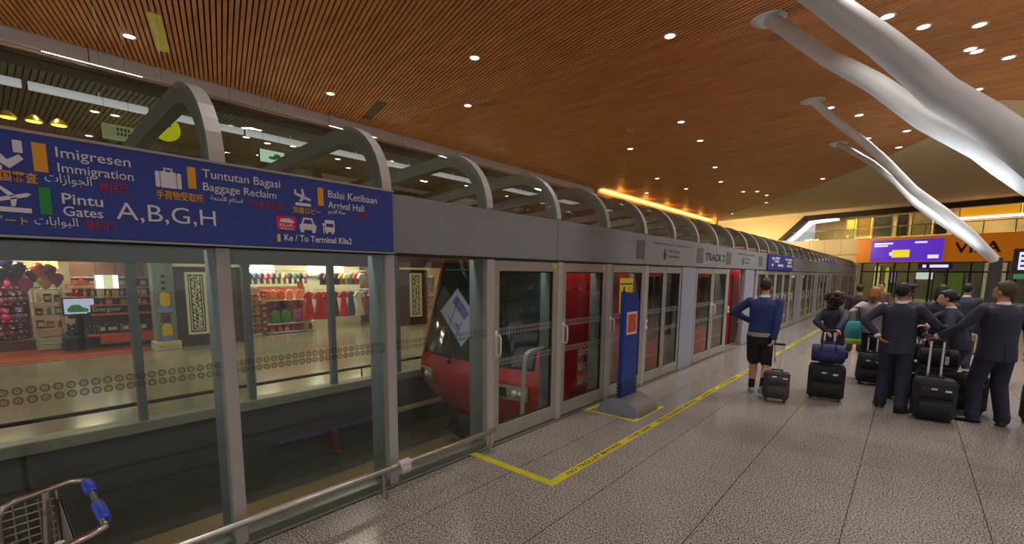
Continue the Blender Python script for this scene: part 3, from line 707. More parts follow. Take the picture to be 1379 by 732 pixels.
strut_tree((4.9,16.03,0), [([(1.21,13.57,6.08),(1.32,13.64,5.98),(1.6,13.83,5.68),(2.24,14.26,5.1),(2.65,14.53,4.67),(3.24,14.93,3.97),(3.86,15.34,3.43),(4.39,15.69,2.9),(4.88,16.02,2.3)], .085, .105),
    ([(1.25,18.36,6.08),(1.32,18.27,6.02),(2.23,17.7,5.22),(2.86,17.3,4.51),(3.3,17.03,3.9),(3.83,16.7,3.37),(4.36,16.37,2.88),(4.88,16.04,2.3)], .075, .1)], 2.25,
    'smaller distant forked pale column whose two thin struts meet behind the crew', 'forked columns', .75)

# =================================================================== FAR WALL THINGS
m_orange = mat('orange band with added glow', (206,122,20), .5, emit=(214,120,16), estr=.3)  # emission added to brighten the band, which gets little light
ob = tag(wbox(MB(), -.02, 45, 2.95, 4.8, -.3, .15).build('advert_band', m_orange), 'broad orange advertising band across the far end of the hall', 'advert')
scn = thing('advert_screen', 'wide purple lit advertising screen on the orange band', 'screen', wp(3.1, 3.8, .17))
def wpart(mb, m, nm, par): o = mb.build(nm, m, par); o.matrix_parent_inverse = par.matrix_basis.inverted(); return o
wpart(wbox(MB(), .95, 5.2, 3.02, 4.6, .15, .25), mat('purple screen', (92,52,190), .4, emit=(92,50,200), estr=.75), 'display', scn)
m_ytxt = mat('white lit print', (235,230,250), .5, emit=(225,220,250), estr=.9); m_ybl = mat('yellow lit print', (226,214,60), .5, emit=(220,205,40), estr=.9)
wpart(wbox(MB(), 2.3, 3.35, 3.3, 3.85, .25, .27), m_ybl, 'product_picture', scn); wpart(wbox(MB(), 2.15, 2.3, 3.45, 3.7, .25, .27), m_ytxt, 'product_picture', scn)
for a0, a1, z0, z1 in ((1.15,2.3,4.28,4.4),(1.15,2.0,4.12,4.22),(3.6,4.3,4.3,4.42),(4.4,5.0,3.2,3.45)): wpart(wbox(MB(), a0, a1, z0, z1, .25, .27), m_ytxt, 'caption_block', scn)
vt = thing('wall_lettering', 'dark letters on the orange band behind the far forked column', 'sign', wp(7, 3.9, .16))
text_obj('lettering', 'VISA', wp(5.75, 3.55, .16), WD, ZP, 2.3, .72, mat('dark brown letters', (70,36,20), .5), vt, .02, .02)
gs = thing('entrance_sign', 'small purple lit sign hanging under the orange band', 'sign', wp(4.75, 2.72, .1))
wpart(wbox(MB(), 3.9, 5.75, 2.42, 2.92, 0, .12), mat('deep violet sign', (44,26,84), .4, emit=(40,20,90), estr=.3), 'case', gs)
wpart(wbox(wbox(MB(), 4.15, 4.35, 2.55, 2.75, .12, .14), 4.55, 5.55, 2.55, 2.75, .12, .14), m_ytxt, 'lettering', gs)
# second direction sign farther along the screen
s2 = thing('direction_sign', 'distant small blue direction sign on the fascia beyond the printed notices', 'sign', (.06, 17.6, 2.3))
MB().box(-.035,.02,-1.9,1.9,-.24,.24,.006).build('board', m_blue, s2)
g_ = MB()
for yy, zz, w_ in ((-1.5,.08,.3),(-1.0,.1,.6),(-1.0,.0,.5),(-1.5,-.12,.25),(-.6,-.12,.8),(.5,.1,.3),(.95,.1,.7),(.95,.0,.6),(.8,-.12,.9)): g_.box(.02,.024,yy,yy+w_,zz,zz+.07,.002)
g_.build('lettering', m_swhite, s2); MB().box(.02,.024,-1.15,-1.07,-.02,.17).box(.02,.024,.84,.9,-.02,.17).build('colour_bar', m_sorange, s2)
# gallery shop fronts
GAL = [(-1.4,-.75,5.7,6.5,(238,190,60),1.0,'narrow bright yellow lit shop window at the end of the upper gallery'),(-.6,.35,4.9,6.5,(196,150,60),.35,'ochre panel beside the yellow shop window of the upper gallery'),(.5,1.75,4.95,6.55,(92,96,84),.1,'dark glass shop front in the upper gallery over the purple screen'),(2.0,2.75,4.95,6.6,(84,70,58),.1,'brown glass shop front in the upper gallery over the purple screen'),(2.9,4.1,4.95,6.6,(176,150,92),.25,'tan shop front of the upper gallery beside the strut'),(4.2,5.0,4.95,6.6,(70,66,70),.05,'dark doorway of the upper gallery behind the strut'),(5.5,8.5,6.05,6.8,(214,150,30),.7,'gold lit fascia of the gallery shop at the far right'),(8.7,11,5,6.8,(140,128,92),.2,'olive shop front at the right end of the gallery')]
for i, (s0,s1_,z0,z1,c,e,l) in enumerate(GAL):
    t = thing('gallery_shop', l, 'shop front', wp((s0+s1_)/2, z0, -.9))
    wpart(wbox(MB(), s0, s1_, z0, z1, -1.1, -.95), mat('gallery front %d' % i, c, .4, var=.2, vscale=2, emit=c, estr=e), 'front', t)
    fr = MB(); wbox(fr, s0, s0+.06, z0, z1, -.95, -.9); wbox(fr, s1_-.06, s1_, z0, z1, -.95, -.9); wbox(fr, s0, s1_, z1-.06, z1, -.95, -.9)
    if z1-z0 > 1.2: wbox(fr, s0, s1_, z0+.75, z0+.82, -.95, -.88)
    wpart(fr, mat('pale shop frame', (190,172,130), .5), 'frame', t)
lb = thing('light_strip', 'long white light strip under the gold fascia of the gallery', 'light', wp(7.6, 5.95, -.8)); wpart(wbox(MB(), 5.3, 11, 5.86, 6.02, -.9, -.8), mat('white light strip', (250,248,255), .5), 'tube', lb)
tb = MB()
for s in [-5+i*1.5 for i in range(33)]: wbox(tb, s, s+.05, 4.8, 5.62, -.02, .02)
gr_ = thing('balustrade', 'glass balustrade with handrail along the edge of the upper gallery', 'balustrade', wp(0, 4.8, 0))
wpart(tb, m_side, 'post', gr_).__setitem__('kind', 'stuff'); wpart(wbox(MB(), -5.6, 44, 5.58, 5.64, -.03, .03), m_steel, 'handrail', gr_); wpart(wbox(MB(), -5.2, 44, 4.85, 5.55, -.006, .006), m_glass_far, 'glass', gr_)
# entrance glow panels below the band
ENT = [(.5,.9,.3,2.7,(206,200,130),.5,'slim pale lit strip just inside the far entrance'),(1.25,1.5,.3,2.6,(196,196,90),.5,'yellow green lit strip inside the far entrance'),(1.65,1.95,1.4,2.3,(150,120,220),.6,'small violet lit display inside the far entrance'),(3.2,4.2,1.7,2.3,(210,226,236),.8,'white lit display under the small violet sign'),(4.9,5.9,.6,2.2,(110,140,66),.22,'green lit panel inside the entrance to the right of the display'),(6.9,8.0,.2,2.9,(196,182,140),.35,'cream pillar panel at the right of the entrance')]
for i, (s0,s1_,z0,z1,c,e,l) in enumerate(ENT):
    t = thing('entrance_display', l, 'display', wp((s0+s1_)/2, 0, -2.))
    wpart(wbox(MB(), s0, s1_, z0, z1, -2.1, -2.), mat('entrance front %d' % i, c, .4, emit=c, estr=e), 'face', t); wpart(wbox(wbox(MB(), s0-.04, s0, 0, z1+.05, -2.15, -1.98), s1_, s1_+.04, 0, z1+.05, -2.15, -1.98), m_black, 'frame', t)
eg = thing('entrance_glazing', 'dark framed glass entrance doors below the orange band', 'entrance', wp(4, 0, -.6))
fr = MB()
for s in (.1,1.1,2.2,3.1,4.35,5.3,6.5,7.6,8.6): wbox(fr, s, s+.09, 0, 2.95, -.75, -.6)
wbox(fr, .1, 8.7, 2.2, 2.3, -.74, -.61); wbox(fr, .1, 8.7, 2.9, 3.0, -.74, -.61)
wpart(fr, mat('dark olive door frame', (52,50,40), .4, .4), 'frame', eg); wpart(wbox(MB(), .1, 8.7, 0, 2.9, -.69, -.67), m_glass_far, 'glass', eg)
# flight information monitor at the frame's edge
fm = thing('flight_monitor', 'dark bank of lit flight information screens beyond the crew', 'monitor', (5.9, 19.5, 0))
MB().box(-.35,1.9,-.08,.08,2.02,2.72,.01).box(-.3,-.22,-.05,.05,0,2.05).box(1.6,1.68,-.05,.05,0,2.05).build('case', m_black, fm)
m_scr = mat('pale blue screen', (190,196,236), .4, emit=(186,192,240), estr=1.); m_hd = mat('green header', (60,120,84), .5, emit=(70,140,96), estr=.3)
for i in range(3): MB().box(-.24+i*.7,.28+i*.7,-.095,-.08,2.12,2.62).build('screen', m_scr, fm)
sc_ = MB()
for i in range(3):
    for j in range(3): sc_.box(-.2+i*.7,.1+i*.7+.05*j,-.1,-.095,2.2+j*.14,2.26+j*.14)
sc_.build('timetable_block', mat('navy print', (40,44,110), .5), fm); MB().box(-.3,1.85,-.1,.0,1.86,2.0,.01).build('header', m_hd, fm)
# =================================================================== TRAIN
m_red = mat('glossy train red', (176,26,22), .3, var=.04, vscale=1, coat=.3); m_wind = mat('dark green windscreen glass', (34,44,41), .06, spec=.8)
m_tdark = mat('dark underframe', (30,30,30), .6); m_silver = mat('headlamp silver', (190,186,176), .25, .6)
TX0, TX1 = -2.84, -.3; TXC = (TX0+TX1)/2; THW = (TX1-TX0)/2; TEND = 14.2
def lerp_tab(tab, z):
    if z <= tab[0][0]: return tab[0][1]
    for (a, va), (b, vb) in zip(tab, tab[1:]):
        if z <= b: return va+(vb-va)*(z-a)/(b-a)
    return tab[-1][1]
YF = [(-.36,5.0),(-.12,4.84),(.05,4.74),(.2,4.68),(.4,4.68),(.6,4.74),(1.3,4.93),(2.1,5.17),(2.4,5.27),(2.55,5.42),(2.62,5.7)]
WF = [(-.36,.8),(-.12,.95),(.05,1.),(1.5,1.),(2.1,.99),(2.4,.94),(2.55,.85),(2.62,.7)]
def front(u, z, o=0.):
    """point on the nose: u -1..1 across, z height, o outward offset"""
    hw = THW*lerp_tab(WF, z)
    return (TXC+u*hw, lerp_tab(YF, z)+.15*abs(u)**3.2-o, z)
tra = thing('train', 'red airport shuttle train with sloping windscreen standing behind the glass doors', 'train', (TXC, 5, -.98))
def tpart(mb, m, nm, par=None, smooth=True):
    o = mb.build(nm, m, par or tra, smooth)
    o.matrix_parent_inverse = Matrix.Translation((-TXC, -5, .98)); return o
zs = [-.36,-.2,-.12,.05,.2,.4,.6,.9,1.3,1.7,2.1,2.4,2.5,2.55,2.6,2.62]; us = [-1+i/9 for i in range(19)]
rings = []
for z in zs:
    hw = THW*lerp_tab(WF, z)
    rings.append([(TXC-hw, TEND, z), (TXC-hw, 7.5, z)]+[front(uu, z) for uu in us]+[(TXC+hw, 7.5, z), (TXC+hw, TEND, z)])
sh = MB(); sh.loft(rings, cap=True, closed=True); body = tpart(sh, m_red, 'body')
# windscreen with rubber surround
def patch(u0, u1, z0, z1, o, nu=12, nz=8):
    mb = MB(); vs = [front(u0+(u1-u0)*i/nu, z0+(z1-z0)*j/nz, o) for j in range(nz+1) for i in range(nu+1)]
    fs = [(j*(nu+1)+i, j*(nu+1)+i+1, (j+1)*(nu+1)+i+1, (j+1)*(nu+1)+i) for j in range(nz) for i in range(nu)]
    return mb.add(vs, fs)
tpart(patch(-.925, .925, .56, 2.14, .006), m_seal, 'screen_surround')
ws = tpart(patch(-.9, .9, .6, 2.1, .014), m_wind, 'windscreen')
fr = MB()
fr.tube([front(u_, 1.93, .02) for u_ in [-.8+.1*i for i in range(17)]], .012, 6)
fr.tube([front(.05, z_, .02) for z_ in (.62,1.,1.5,1.93)], .01, 6)
tpart(fr, mat('screen divider', (62,74,70), .4), 'divider')
# notice board lying behind the screen, wiper
pc = Vector(front(-.28, 1.2, .022)); ang = math.radians(-38)
nrm = (Vector(front(-.2,1.2,0))-Vector(front(-.36,1.2,0))).normalized(); upv = (Vector(front(-.28,1.4))-Vector(front(-.28,1.0))).normalized()
def pq(a, b, o=0.): x = a*math.cos(ang)-b*math.sin(ang); y = a*math.sin(ang)+b*math.cos(ang); q = pc+nrm*x+upv*y; return (q.x, q.y-o, q.z)
pb = MB(); pb.cur = 0; pb.add([pq(-.42,-.25),pq(.42,-.25),pq(.42,.25),pq(-.42,.25),pq(-.42,-.25,.006),pq(.42,-.25,.006),pq(.42,.25,.006),pq(-.42,.25,.006)], [(0,3,2,1),(4,5,6,7),(0,1,5,4),(1,2,6,5),(2,3,7,6),(3,0,4,7)])
bd = tpart(pb, mat('pale blue notice', (176,184,216), .5), 'notice', None, False)
pd = MB()
for a, b, w_, h_ in ((-.1,.11,.46,.14),(.1,-.12,.16,.04),(.12,-.07,.03,.12),(.0,-.17,.4,.02)):
    pd.add([pq(a-w_/2,b-h_/2,.008),pq(a+w_/2,b-h_/2,.008),pq(a+w_/2,b+h_/2,.008),pq(a-w_/2,b+h_/2,.008)], [(0,1,2,3)])
o = pd.build('notice_print', mat('slate blue print', (98,112,168), .6, var=.3, vscale=12), bd)
wp_ = MB(); wp_.tube([front(-.3,.5,.03), front(-.28,.62,.06), front(-.42,1.0,.05)], .014, 6); wp_.tube([front(-.5,.72,.03), front(-.36,1.5,.03)], .01, 6); wp_.lathe(front(-.3,.5,.03), [(.03,-.02),(.03,.02)], 10, 'y')
tpart(wp_, m_black, 'wiper')
# headlamp clusters
for u0, u1 in ((-.95,-.62),(.52,.9)):
    hc = tpart(patch(u0, u1, .13, .35, .04, 10, 4), m_silver, 'headlamp')
    tpart(patch(u0+.03, u0+.13, .17, .31, .05, 4, 3), m_black, 'headlamp_recess')
    c = front((u0+u1)/2+.04, .24, .05); lm = MB(); lm.ell(c, (.05,.03,.05)); lm.ell((c[0]+.09,c[1]+.01,c[2]), (.035,.025,.035)); tpart(lm, mat('clear lamp lens', (226,222,206), .12, .4), 'lamp_lens')
# black skirt, coupler, bumper
sk = MB(); sk.box(TX0+.3, TX1-.3, 5.15, TEND, -.8, -.34, .03); tpart(sk, m_tdark, 'underframe')
cp = MB(); cp.box(-1.95,-1.2,4.85,5.4,-.62,-.36,.03).box(-1.75,-1.4,4.62,4.9,-.55,-.42,.02).tube([(-2.2,4.8,-.62),(-1.6,4.72,-.66),(-.9,4.8,-.62)], .03, 8).tube([(-2.2,4.8,-.62),(-2.2,4.95,-.36)], .02, 8).tube([(-.9,4.8,-.62),(-.9,4.95,-.36)], .02, 8)
tpart(cp, m_tdark, 'coupler')
for yy in (6.2, 8.0, 11.2, 13.0):
    for xx in (-2.35, -.85): tpart(MB().lathe((xx,yy,-.62), [(.1,-.14),(.33,-.13),(.36,-.08),(.36,.08),(.33,.13),(.1,.14)], 22, 'x'), m_black, 'wheel')
# near side: door leaves, windows and white box print
m_twin = mat('dark train window', (40,46,44), .08, spec=.7); m_tdoor = mat('grey train door', (120,128,134), .3, .3)
XS = TX1+.004
for y0, y1 in ((7.75,8.3),(8.36,8.9),(9.75,10.75),(10.85,11.85)): tpart(MB().box(XS-.01, XS+.012, y0, y1, .62, 1.85, .02), m_twin, 'side_window', None, False)
for y0, y1 in ((6.42,6.7),(9.2,9.62)): tpart(MB().box(XS-.01, XS+.01, y0, y1, -.05, 1.95, .01), m_black, 'door_gap', None, False)
tpart(MB().box(XS-.01, XS+.016, 6.74, 6.86, -.05, 1.95, .01).box(XS-.01, XS+.016, 8.92, 9.18, -.05, 1.95, .01), m_tdoor, 'door_leaf', None, False)
tpart(MB().box(XS-.01, XS+.01, 12.35, 12.5, -.05, 1.9, .005).box(XS-.01, XS+.01, 13.4, 13.5, -.05, 1.9, .005), m_seal, 'door_seal', None, False)
m_prn = mat('white side print', (224,214,208), .5)
for i, z in enumerate((.66,.44,.22)):
    b = MB(); y = 6.0
    for a0, a1, z0, z1 in ((0,.02,0,.1),(.1,.12,0,.1),(.0,.12,.085,.1),(.0,.12,0,.015)): b.box(XS, XS+.004, y-.2+a0, y-.2+a1, z+z0, z+z1)
    b.box(XS, XS+.004, y-.165, y-.14, z+.02, z+.07)
    q = tpart(b, m_prn, 'tick_box', None, False)
    text_obj('lettering', 'CM', (XS+.002, 5.95, z+.01), YP, ZP, .2, .075, m_prn, tra, .003, .02)

# =================================================================== TRACK THINGS
pr = thing('power_rail', 'pale yellow conductor rail on the far track wall leading to the train', 'rail', (-3.5, 8, -.6))
def lp(mb, m, nm, par): o = mb.build(nm, m, par); o.matrix_parent_inverse = par.matrix_basis.inverted(); return o
lp(MB().box(-3.52,-3.42,4.4,30,-.64,-.57,.01), mat('pale yellow rail cover', (206,196,140), .5), 'cover', pr)
lp(MB().box(-3.52,-3.42,2.6,4.38,-.66,-.6,.01), mat('violet grey rail end', (78,58,110), .5), 'ramp', pr)
for y in (3.5, 7.5, 11.5): lp(MB().box(-3.5,-3.3,y-.03,y+.03,-.98,-.62,.01).box(-3.5,-3.15,y-.05,y+.05,-.98,-.94,.01), mat('rust red bracket', (110,52,44), .6), 'bracket', pr)
struct(MB().box(-2.35,-.5,-6,50,-1,-.86,.02).build('floor_guideway', mat('tan running plinth', (118,100,68), .8, var=.25, vscale=2.5, stretch=(1,.15,1))))
# far handrail
fh = thing('handrail', 'low dark handrail along the far side of the track beyond the far glass', 'handrail', (-3.85, 4, 0))
lp(MB().tube([(-3.85,-2,.21),(-3.85,30,.21)], .026, 10), mat('dark bronze rail', (70,66,60), .35, .7), 'rail', fh)
for i in range(14): lp(MB().lathe((-3.85,-.1+2.2*i,0), [(.035,0),(.035,.01),(.014,.015),(.014,.19)], 10), mat('dark bronze rail', (70,66,60), .35, .7), 'post', fh)
# pale tubular guard on the platform edge just inside the first door
gt = thing('guard_bar', 'pale bent tube guard standing inside the first glass door', 'guard bar', (-.2, 4.4, 0))
lp(MB().tube([(-.2,4.36,.0),(-.2,4.38,.5),(-.2,4.4,.8),(-.2,4.43,.87),(-.2,4.5,.905),(-.2,4.7,.91),(-.2,5.1,.91)], .03, 12), mat('pale grey tube', (176,178,168), .4, .2), 'tube', gt).data.polygons.foreach_set('use_smooth', [True]*1) if False else lp(MB().tube([(-.2,4.36,.0),(-.2,4.38,.5),(-.2,4.4,.8),(-.2,4.43,.87),(-.2,4.5,.905),(-.2,4.7,.91),(-.2,5.1,.91)], .03, 12), mat('pale grey tube', (176,178,168), .4, .2), 'tube', gt)
struct(MB().box(-.3,-.12,-6,46,-.2,-.002).build('floor_edge', mat('grey edge slab', (96,96,90), .6)))

# =================================================================== SHOPS BEHIND THE TRACK
def sbox(x0,x1,y0,y1,z0,z1,m,nm,par=None,b=.0): return MB().box(x0,x1,y0,y1,z0,z1,b).build(nm, m, par)
m_brick = None
def tile_wall_mat():
    m = bpy.data.materials.new('brown stacked tile wall'); m.use_nodes = True; nt = m.node_tree; b = nt.nodes['Principled BSDF']; N = nt.nodes.new; L = nt.links.new
    tc = N('ShaderNodeTexCoord'); mp = N('ShaderNodeMapping'); mp.inputs['Rotation'].default_value = (0, PI/2, PI/2); L(tc.outputs['Object'], mp.inputs['Vector'])
    br = N('ShaderNodeTexBrick'); br.inputs['Scale'].default_value = 5; br.inputs['Color1'].default_value = (*lin((92,64,46)),1); br.inputs['Color2'].default_value = (*lin((64,46,36)),1); br.inputs['Mortar'].default_value = (*lin((38,30,26)),1); br.inputs['Mortar Size'].default_value = .02
    sx = N('ShaderNodeSeparateXYZ'); cx = N('ShaderNodeCombineXYZ'); L(tc.outputs['Object'], sx.inputs[0]); L(sx.outputs['Y'], cx.inputs[0]); L(sx.outputs['Z'], cx.inputs[1])
    L(cx.outputs[0], br.inputs['Vector']); L(br.outputs['Color'], b.inputs['Base Color']); b.inputs['Roughness'].default_value = .45
    return m
m_tile = tile_wall_mat(); m_crm = mat('cream carved panel', (220,212,176), .6); m_dgrn = mat('dark carved recess', (62,70,60), .6)
for y0, y1, l in ((2.98,4.72,'first'),(9.36,10.72,'second')):
    struct(sbox(-13.4,-10.0,y0,y1,0,2.62,m_tile,'wall_pier')); struct(sbox(-10.0,-9.93,y0-.02,y1+.02,1.96,2.06,m_crm,'trim_11')); struct(sbox(-10.0,-9.96,y0-.1,y0,0,2.62,mat('pale jamb', (170,168,156), .5),'trim_12'))
rr = random.Random(3)
for y0, y1, l in ((3.26,3.7,'cream framed carved panel on the brown tiled pier beside the toy shop'),(9.92,10.42,'cream framed carved panel on the brown tiled pier beside the train')):
    t = thing('carved_panel', l, 'wall panel', (-9.98, (y0+y1)/2, 1.06)); h = .77; w_ = (y1-y0)/2
    MB().box(-.02,.03,-w_,w_,-h,-h+.06).box(-.02,.03,-w_,w_,h-.06,h).box(-.02,.03,-w_,-w_+.055,-h+.06,h-.06).box(-.02,.03,w_-.055,w_,-h+.06,h-.06).build('frame', m_crm, t)
    MB().box(-.015,.0,-w_+.055,w_-.055,-h+.06,h-.06).build('ground', m_dgrn, t)
    iw, ih = w_-.085, h-.1
    fr2 = MB().box(0,.012,-iw,iw,-ih,-ih+.02).box(0,.012,-iw,iw,ih-.02,ih).box(0,.012,-iw,-iw+.018,-ih,ih).box(0,.012,iw-.018,iw,-ih,ih); fr2.build('inner_frame', m_crm, t)
    mo = MB(); a = iw-.03
    for i in range(13):   # leaf and stem relief
        zz = -ih+.08+i*(2*ih-.14)/12; s = 1 if i % 2 else -1
        mo.tube([(.008,s*a*.2,zz-.05),(.01,s*a*.75,zz+.02),(.008,s*a*.5,zz+.08),(.008,-s*a*.1,zz+.04)], [.012,.02,.014,.01], 6)
        mo.ell((.006,-s*a*.6,zz), (.01,.03,.045))
    mo.tube([(.008,0,-ih+.04),(.008,.04,-.3),(.008,-.04,.1),(.008,.03,.45),(.008,0,ih-.05)], .014, 6)
    mo.build('relief', m_crm, t)
# back and side walls of the shops, lit ceiling panels
struct(sbox(-13.6,-13.5,-6,2.98,0,2.62,mat('toy shop back wall', (150,130,104), .7, var=.3, vscale=1.5),'wall_shop_back')); struct(sbox(-12.4,-12.3,4.72,9.36,0,2.62,mat('souvenir shop back wall', (196,188,160), .7),'wall_shop_back')); struct(sbox(-13.6,-13.5,10.72,24,0,2.62,mat('third shop back wall', (196,160,120), .7, var=.2, vscale=1),'wall_shop_back'))
struct(sbox(-13.5,-9.75,-6,2.5,0,.012,mat('orange shop floor', (176,74,36), .35, var=.08),'floor_shop')); struct(sbox(-10.05,-9.97,-6,2.5,.0,.015,m_seal,'trim_13'))
m_cl = mat('shop ceiling light', (255,246,226), .5, emit=(255,244,220), estr=4.)
for i, (x, y) in enumerate(((-11.2,.2),(-12.3,1.6),(-12.6,-.6),(-11.4,5.6),(-11.4,7.2),(-11.4,8.7),(-11.5,11.6),(-11.5,13.5))):
    t = thing('ceiling_light', 'square lit ceiling fitting inside the %s' % ('toy shop' if y < 3 else 'souvenir clothes shop' if y < 9.3 else 'shop beyond the second tiled pier'), 'ceiling light', (x, y, 2.62), 0, 'shop ceiling lights %d' % (0 if y < 3 else 1 if y < 9.3 else 2))
    MB().box(-.32,.32,-.32,.32,-.03,0,.005).build('frame', m_white, t); MB().box(-.28,.28,-.28,.28,-.036,-.03).build('diffuser', m_cl, t)

def pal(n, c): return mat('merch '+n, c, .55, var=.12, vscale=14)
PAL = {'red': (196,36,40), 'orange': (226,96,40), 'yellow': (222,176,48), 'green': (76,140,44), 'pink': (216,104,130), 'magenta': (186,40,100), 'purple': (98,50,110), 'blue': (60,84,150), 'white': (216,212,200), 'black': (36,34,38), 'brown': (96,62,44), 'salmon': (236,140,110), 'teal': (66,140,130), 'grey': (130,130,128), 'maroon': (96,26,44), 'cream': (206,192,158), 'gold': (196,142,50), 'mauve': (150,86,124)}
m_shelf = mat('white shelf board', (206,202,186), .5); m_rack = mat('pale wire rack', (186,196,176), .4, .2)
# ---------------- toy shop
rk = thing('display_rack', 'tall white wire display rack standing on the orange shop floor', 'rack', (-11.7, .98, 0))
for xx in (-.25,.25):
    for yy in (-.24,.22): MB().tube([(xx,yy,.0),(xx,yy,1.62)], .014, 8).build('post', m_rack, rk)
for z in (.16,.5,.8,1.1,1.4): MB().box(-.26,.26,-.25,.23,z,z+.025,.004).build('shelf', m_rack, rk)
MB().box(-.25,.25,-.25,.23,.03,.3,.01).build('base', mat('pale rack base', (196,196,176), .5), rk)
MB().box(.22,.25,-.2,.2,1.64,1.82,.01).build('header_card', mat('mint card', (150,196,176), .5), rk)
def product(kind, c, loc, s, label, group, rz=0.):
    m = pal(c, PAL[c])
    t = thing({'box':'toy_box','bottle':'bottle','bag':'packet','plush':'soft_toy'}[kind], label, {'box':'box','bottle':'bottle','bag':'packet','plush':'soft toy'}[kind], loc, rz, group)
    if kind == 'box': MB().box(-s*.3,s*.3,-s*.42,s*.42,0,s*1.2,s*.04).build('carton', m, t); MB().box(s*.3,s*.31,-s*.32,s*.32,s*.3,s*.9).build('window', pal('white', PAL['white']), t)
    elif kind == 'bottle': MB().lathe((0,0,0), [(s*.2,0),(s*.26,s*.05),(s*.26,s*.7),(s*.12,s*.95),(s*.1,s*1.15)], 12).build('bottle', m, t, True); MB().lathe((0,0,s*1.15), [(s*.12,0),(s*.12,s*.14)], 10).build('cap', pal('white', PAL['white']), t)
    elif kind == 'bag':
        b = MB(); b.loft([[(dx*s*.2*w1, dy*s*.4*w2, zz*s) for dx, dy in ((-1,-1),(1,-1),(1,1),(-1,1))] for zz, w1, w2 in ((0,.5,.9),(.12,1,1),(.6,1,1),(.95,.25,.95),(1.05,.1,1))]); b.build('bag', m, t, True)
        MB().box(s*.19,s*.215,-s*.25,s*.25,s*.25,s*.6,s*.01).build('panel', pal('yellow', PAL['yellow']), t)
    else:
        b = MB(); b.ell((0,0,s*.42),(s*.36,s*.36,s*.42)); b.ell((s*.05,0,s*1.0),(s*.28,s*.3,s*.28)); b.ell((0,-s*.22,s*1.28),(s*.1,s*.1,s*.12)); b.ell((0,s*.22,s*1.28),(s*.1,s*.1,s*.12)); b.ell((s*.25,-s*.24,s*.12),(s*.18,s*.13,s*.12)); b.ell((s*.25,s*.24,s*.12),(s*.18,s*.13,s*.12)); b.ell((s*.15,-s*.38,s*.5),(s*.13,s*.12,s*.2)); b.ell((s*.15,s*.38,s*.5),(s*.13,s*.12,s*.2)); b.build('body', m, t, True)
        MB().ell((s*.32,0,s*.95),(s*.06,s*.1,s*.07)).build('muzzle', pal('cream', PAL['cream']), t, True)
    return t
kinds = ['box','bag','bottle']
for zi, z in enumerate((.53,.83,1.13,1.43)):
    for j in range(3):
        c = rr.choice(['grey','maroon','teal','white','mauve','black'])
        product(kinds[(zi+j) % 3], c, (-11.5, .82+j*.16, z), .15, '%s %s on shelf %s of the white wire rack' % (c, {'box':'boxed toy','bag':'packet','bottle':'bottle'}[kinds[(zi+j)%3]], ['low','waist high','chest high','top'][zi]), 'goods on the white wire rack')
tv = thing('television', 'television showing a green car, on a cluttered stand in the toy shop', 'television', (-11.3, 1.47, .8))
MB().box(-.03,.03,-.29,.29,0,.42,.012).build('case', m_black, tv); scr = MB().box(.03,.034,-.26,.26,.04,.39).build('screen', mat('lit television picture', (190,190,222), .3, emit=(180,182,220), estr=.9), tv)
pcar = MB(); pcar.prism([(-.2,.08),(.14,.08),(.16,.15),(.06,.19),(.0,.25),(-.12,.25),(-.18,.19),(-.21,.15)], lambda y,z: (.034,y,z), lambda y,z: (.038,y,z)); pcar.build('picture', mat('lit green picture', (40,120,44), .4, emit=(36,116,40), estr=.6), scr)
MB().box(-.12,.12,-.2,.2,-.06,0,.01).box(-.04,.04,-.05,.05,-.5,-.05).box(-.2,.2,-.3,.3,-.8,-.5,.01).build('stand', m_black, tv)
MB().box(.1,.104,-.22,.1,.46,.54).build('header_strip', pal('red', PAL['red']), tv)
for i in range(14):
    c = rr.choice(['black','grey','teal','blue','black','grey'])
    product(rr.choice(['box','plush','bag']), c, (-11.25-.2*rr.random(), 1.2+.055*i, rr.choice([0,.0,.25])), .2+.08*rr.random(), '%s goods heaped in front of the toy shop television stand' % c, 'goods heaped by the television %s' % c, rr.random())
lbx = thing('light_box', 'bright white light box hanging inside the toy shop', 'light box', (-11.62, 2.06, 1.57)); MB().box(-.04,.04,-.24,.22,-.18,.18,.01).build('case', m_white, lbx); MB().box(.04,.045,-.22,.2,-.16,.16).build('face', mat('lit box face', (236,240,240), .4, emit=(230,238,240), estr=2.2), lbx); MB().box(.046,.048,-.08,.1,-.16,.16).build('print', mat('lit pale yellow print', (226,226,180), .4, emit=(220,222,170), estr=1.), lbx); MB().box(-.005,.005,-.2,-.19,.18,.9).box(-.005,.005,.16,.17,.18,.9).build('hanger', m_black, lbx)
gd = thing('shop_gondola', 'low orange gondola with a black lettered header in the toy shop', 'shelving', (-11.5, 2.1, 0))
MB().box(-.5,.4,-.55,.72,.1,.34,.01).build('plinth', pal('orange', PAL['orange']), gd); MB().box(-.5,.36,-.52,.7,0,.1).build('kick', m_black, gd)
for z in (.6,.84): MB().box(-.45,.3,-.5,.7,z,z+.03).build('shelf', pal('brown', PAL['brown']), gd)
hd = MB().box(.28,.34,-.45,.72,.84,1.0,.006).build('header', m_black, gd); MB().box(.26,.35,-.45,.72,1.0,1.04).box(.26,.35,-.45,.72,.78,.83).build('header_edge', pal('orange', PAL['orange']), gd)
text_obj('lettering', 'Energizer', (-11.155, 1.68, .885), YP, ZP, .52, .1, mat('cream lettering', (220,214,196), .5), gd, .004, .01)
for j in range(16):
    c = rr.choice(['black','maroon','grey','white','brown']); product(rr.choice(['box','bottle']), c, (-11.25, 1.62+.072*j, .37), .14, 'small %s goods on the gondola under the black header' % c, 'goods on the gondola %s' % c)
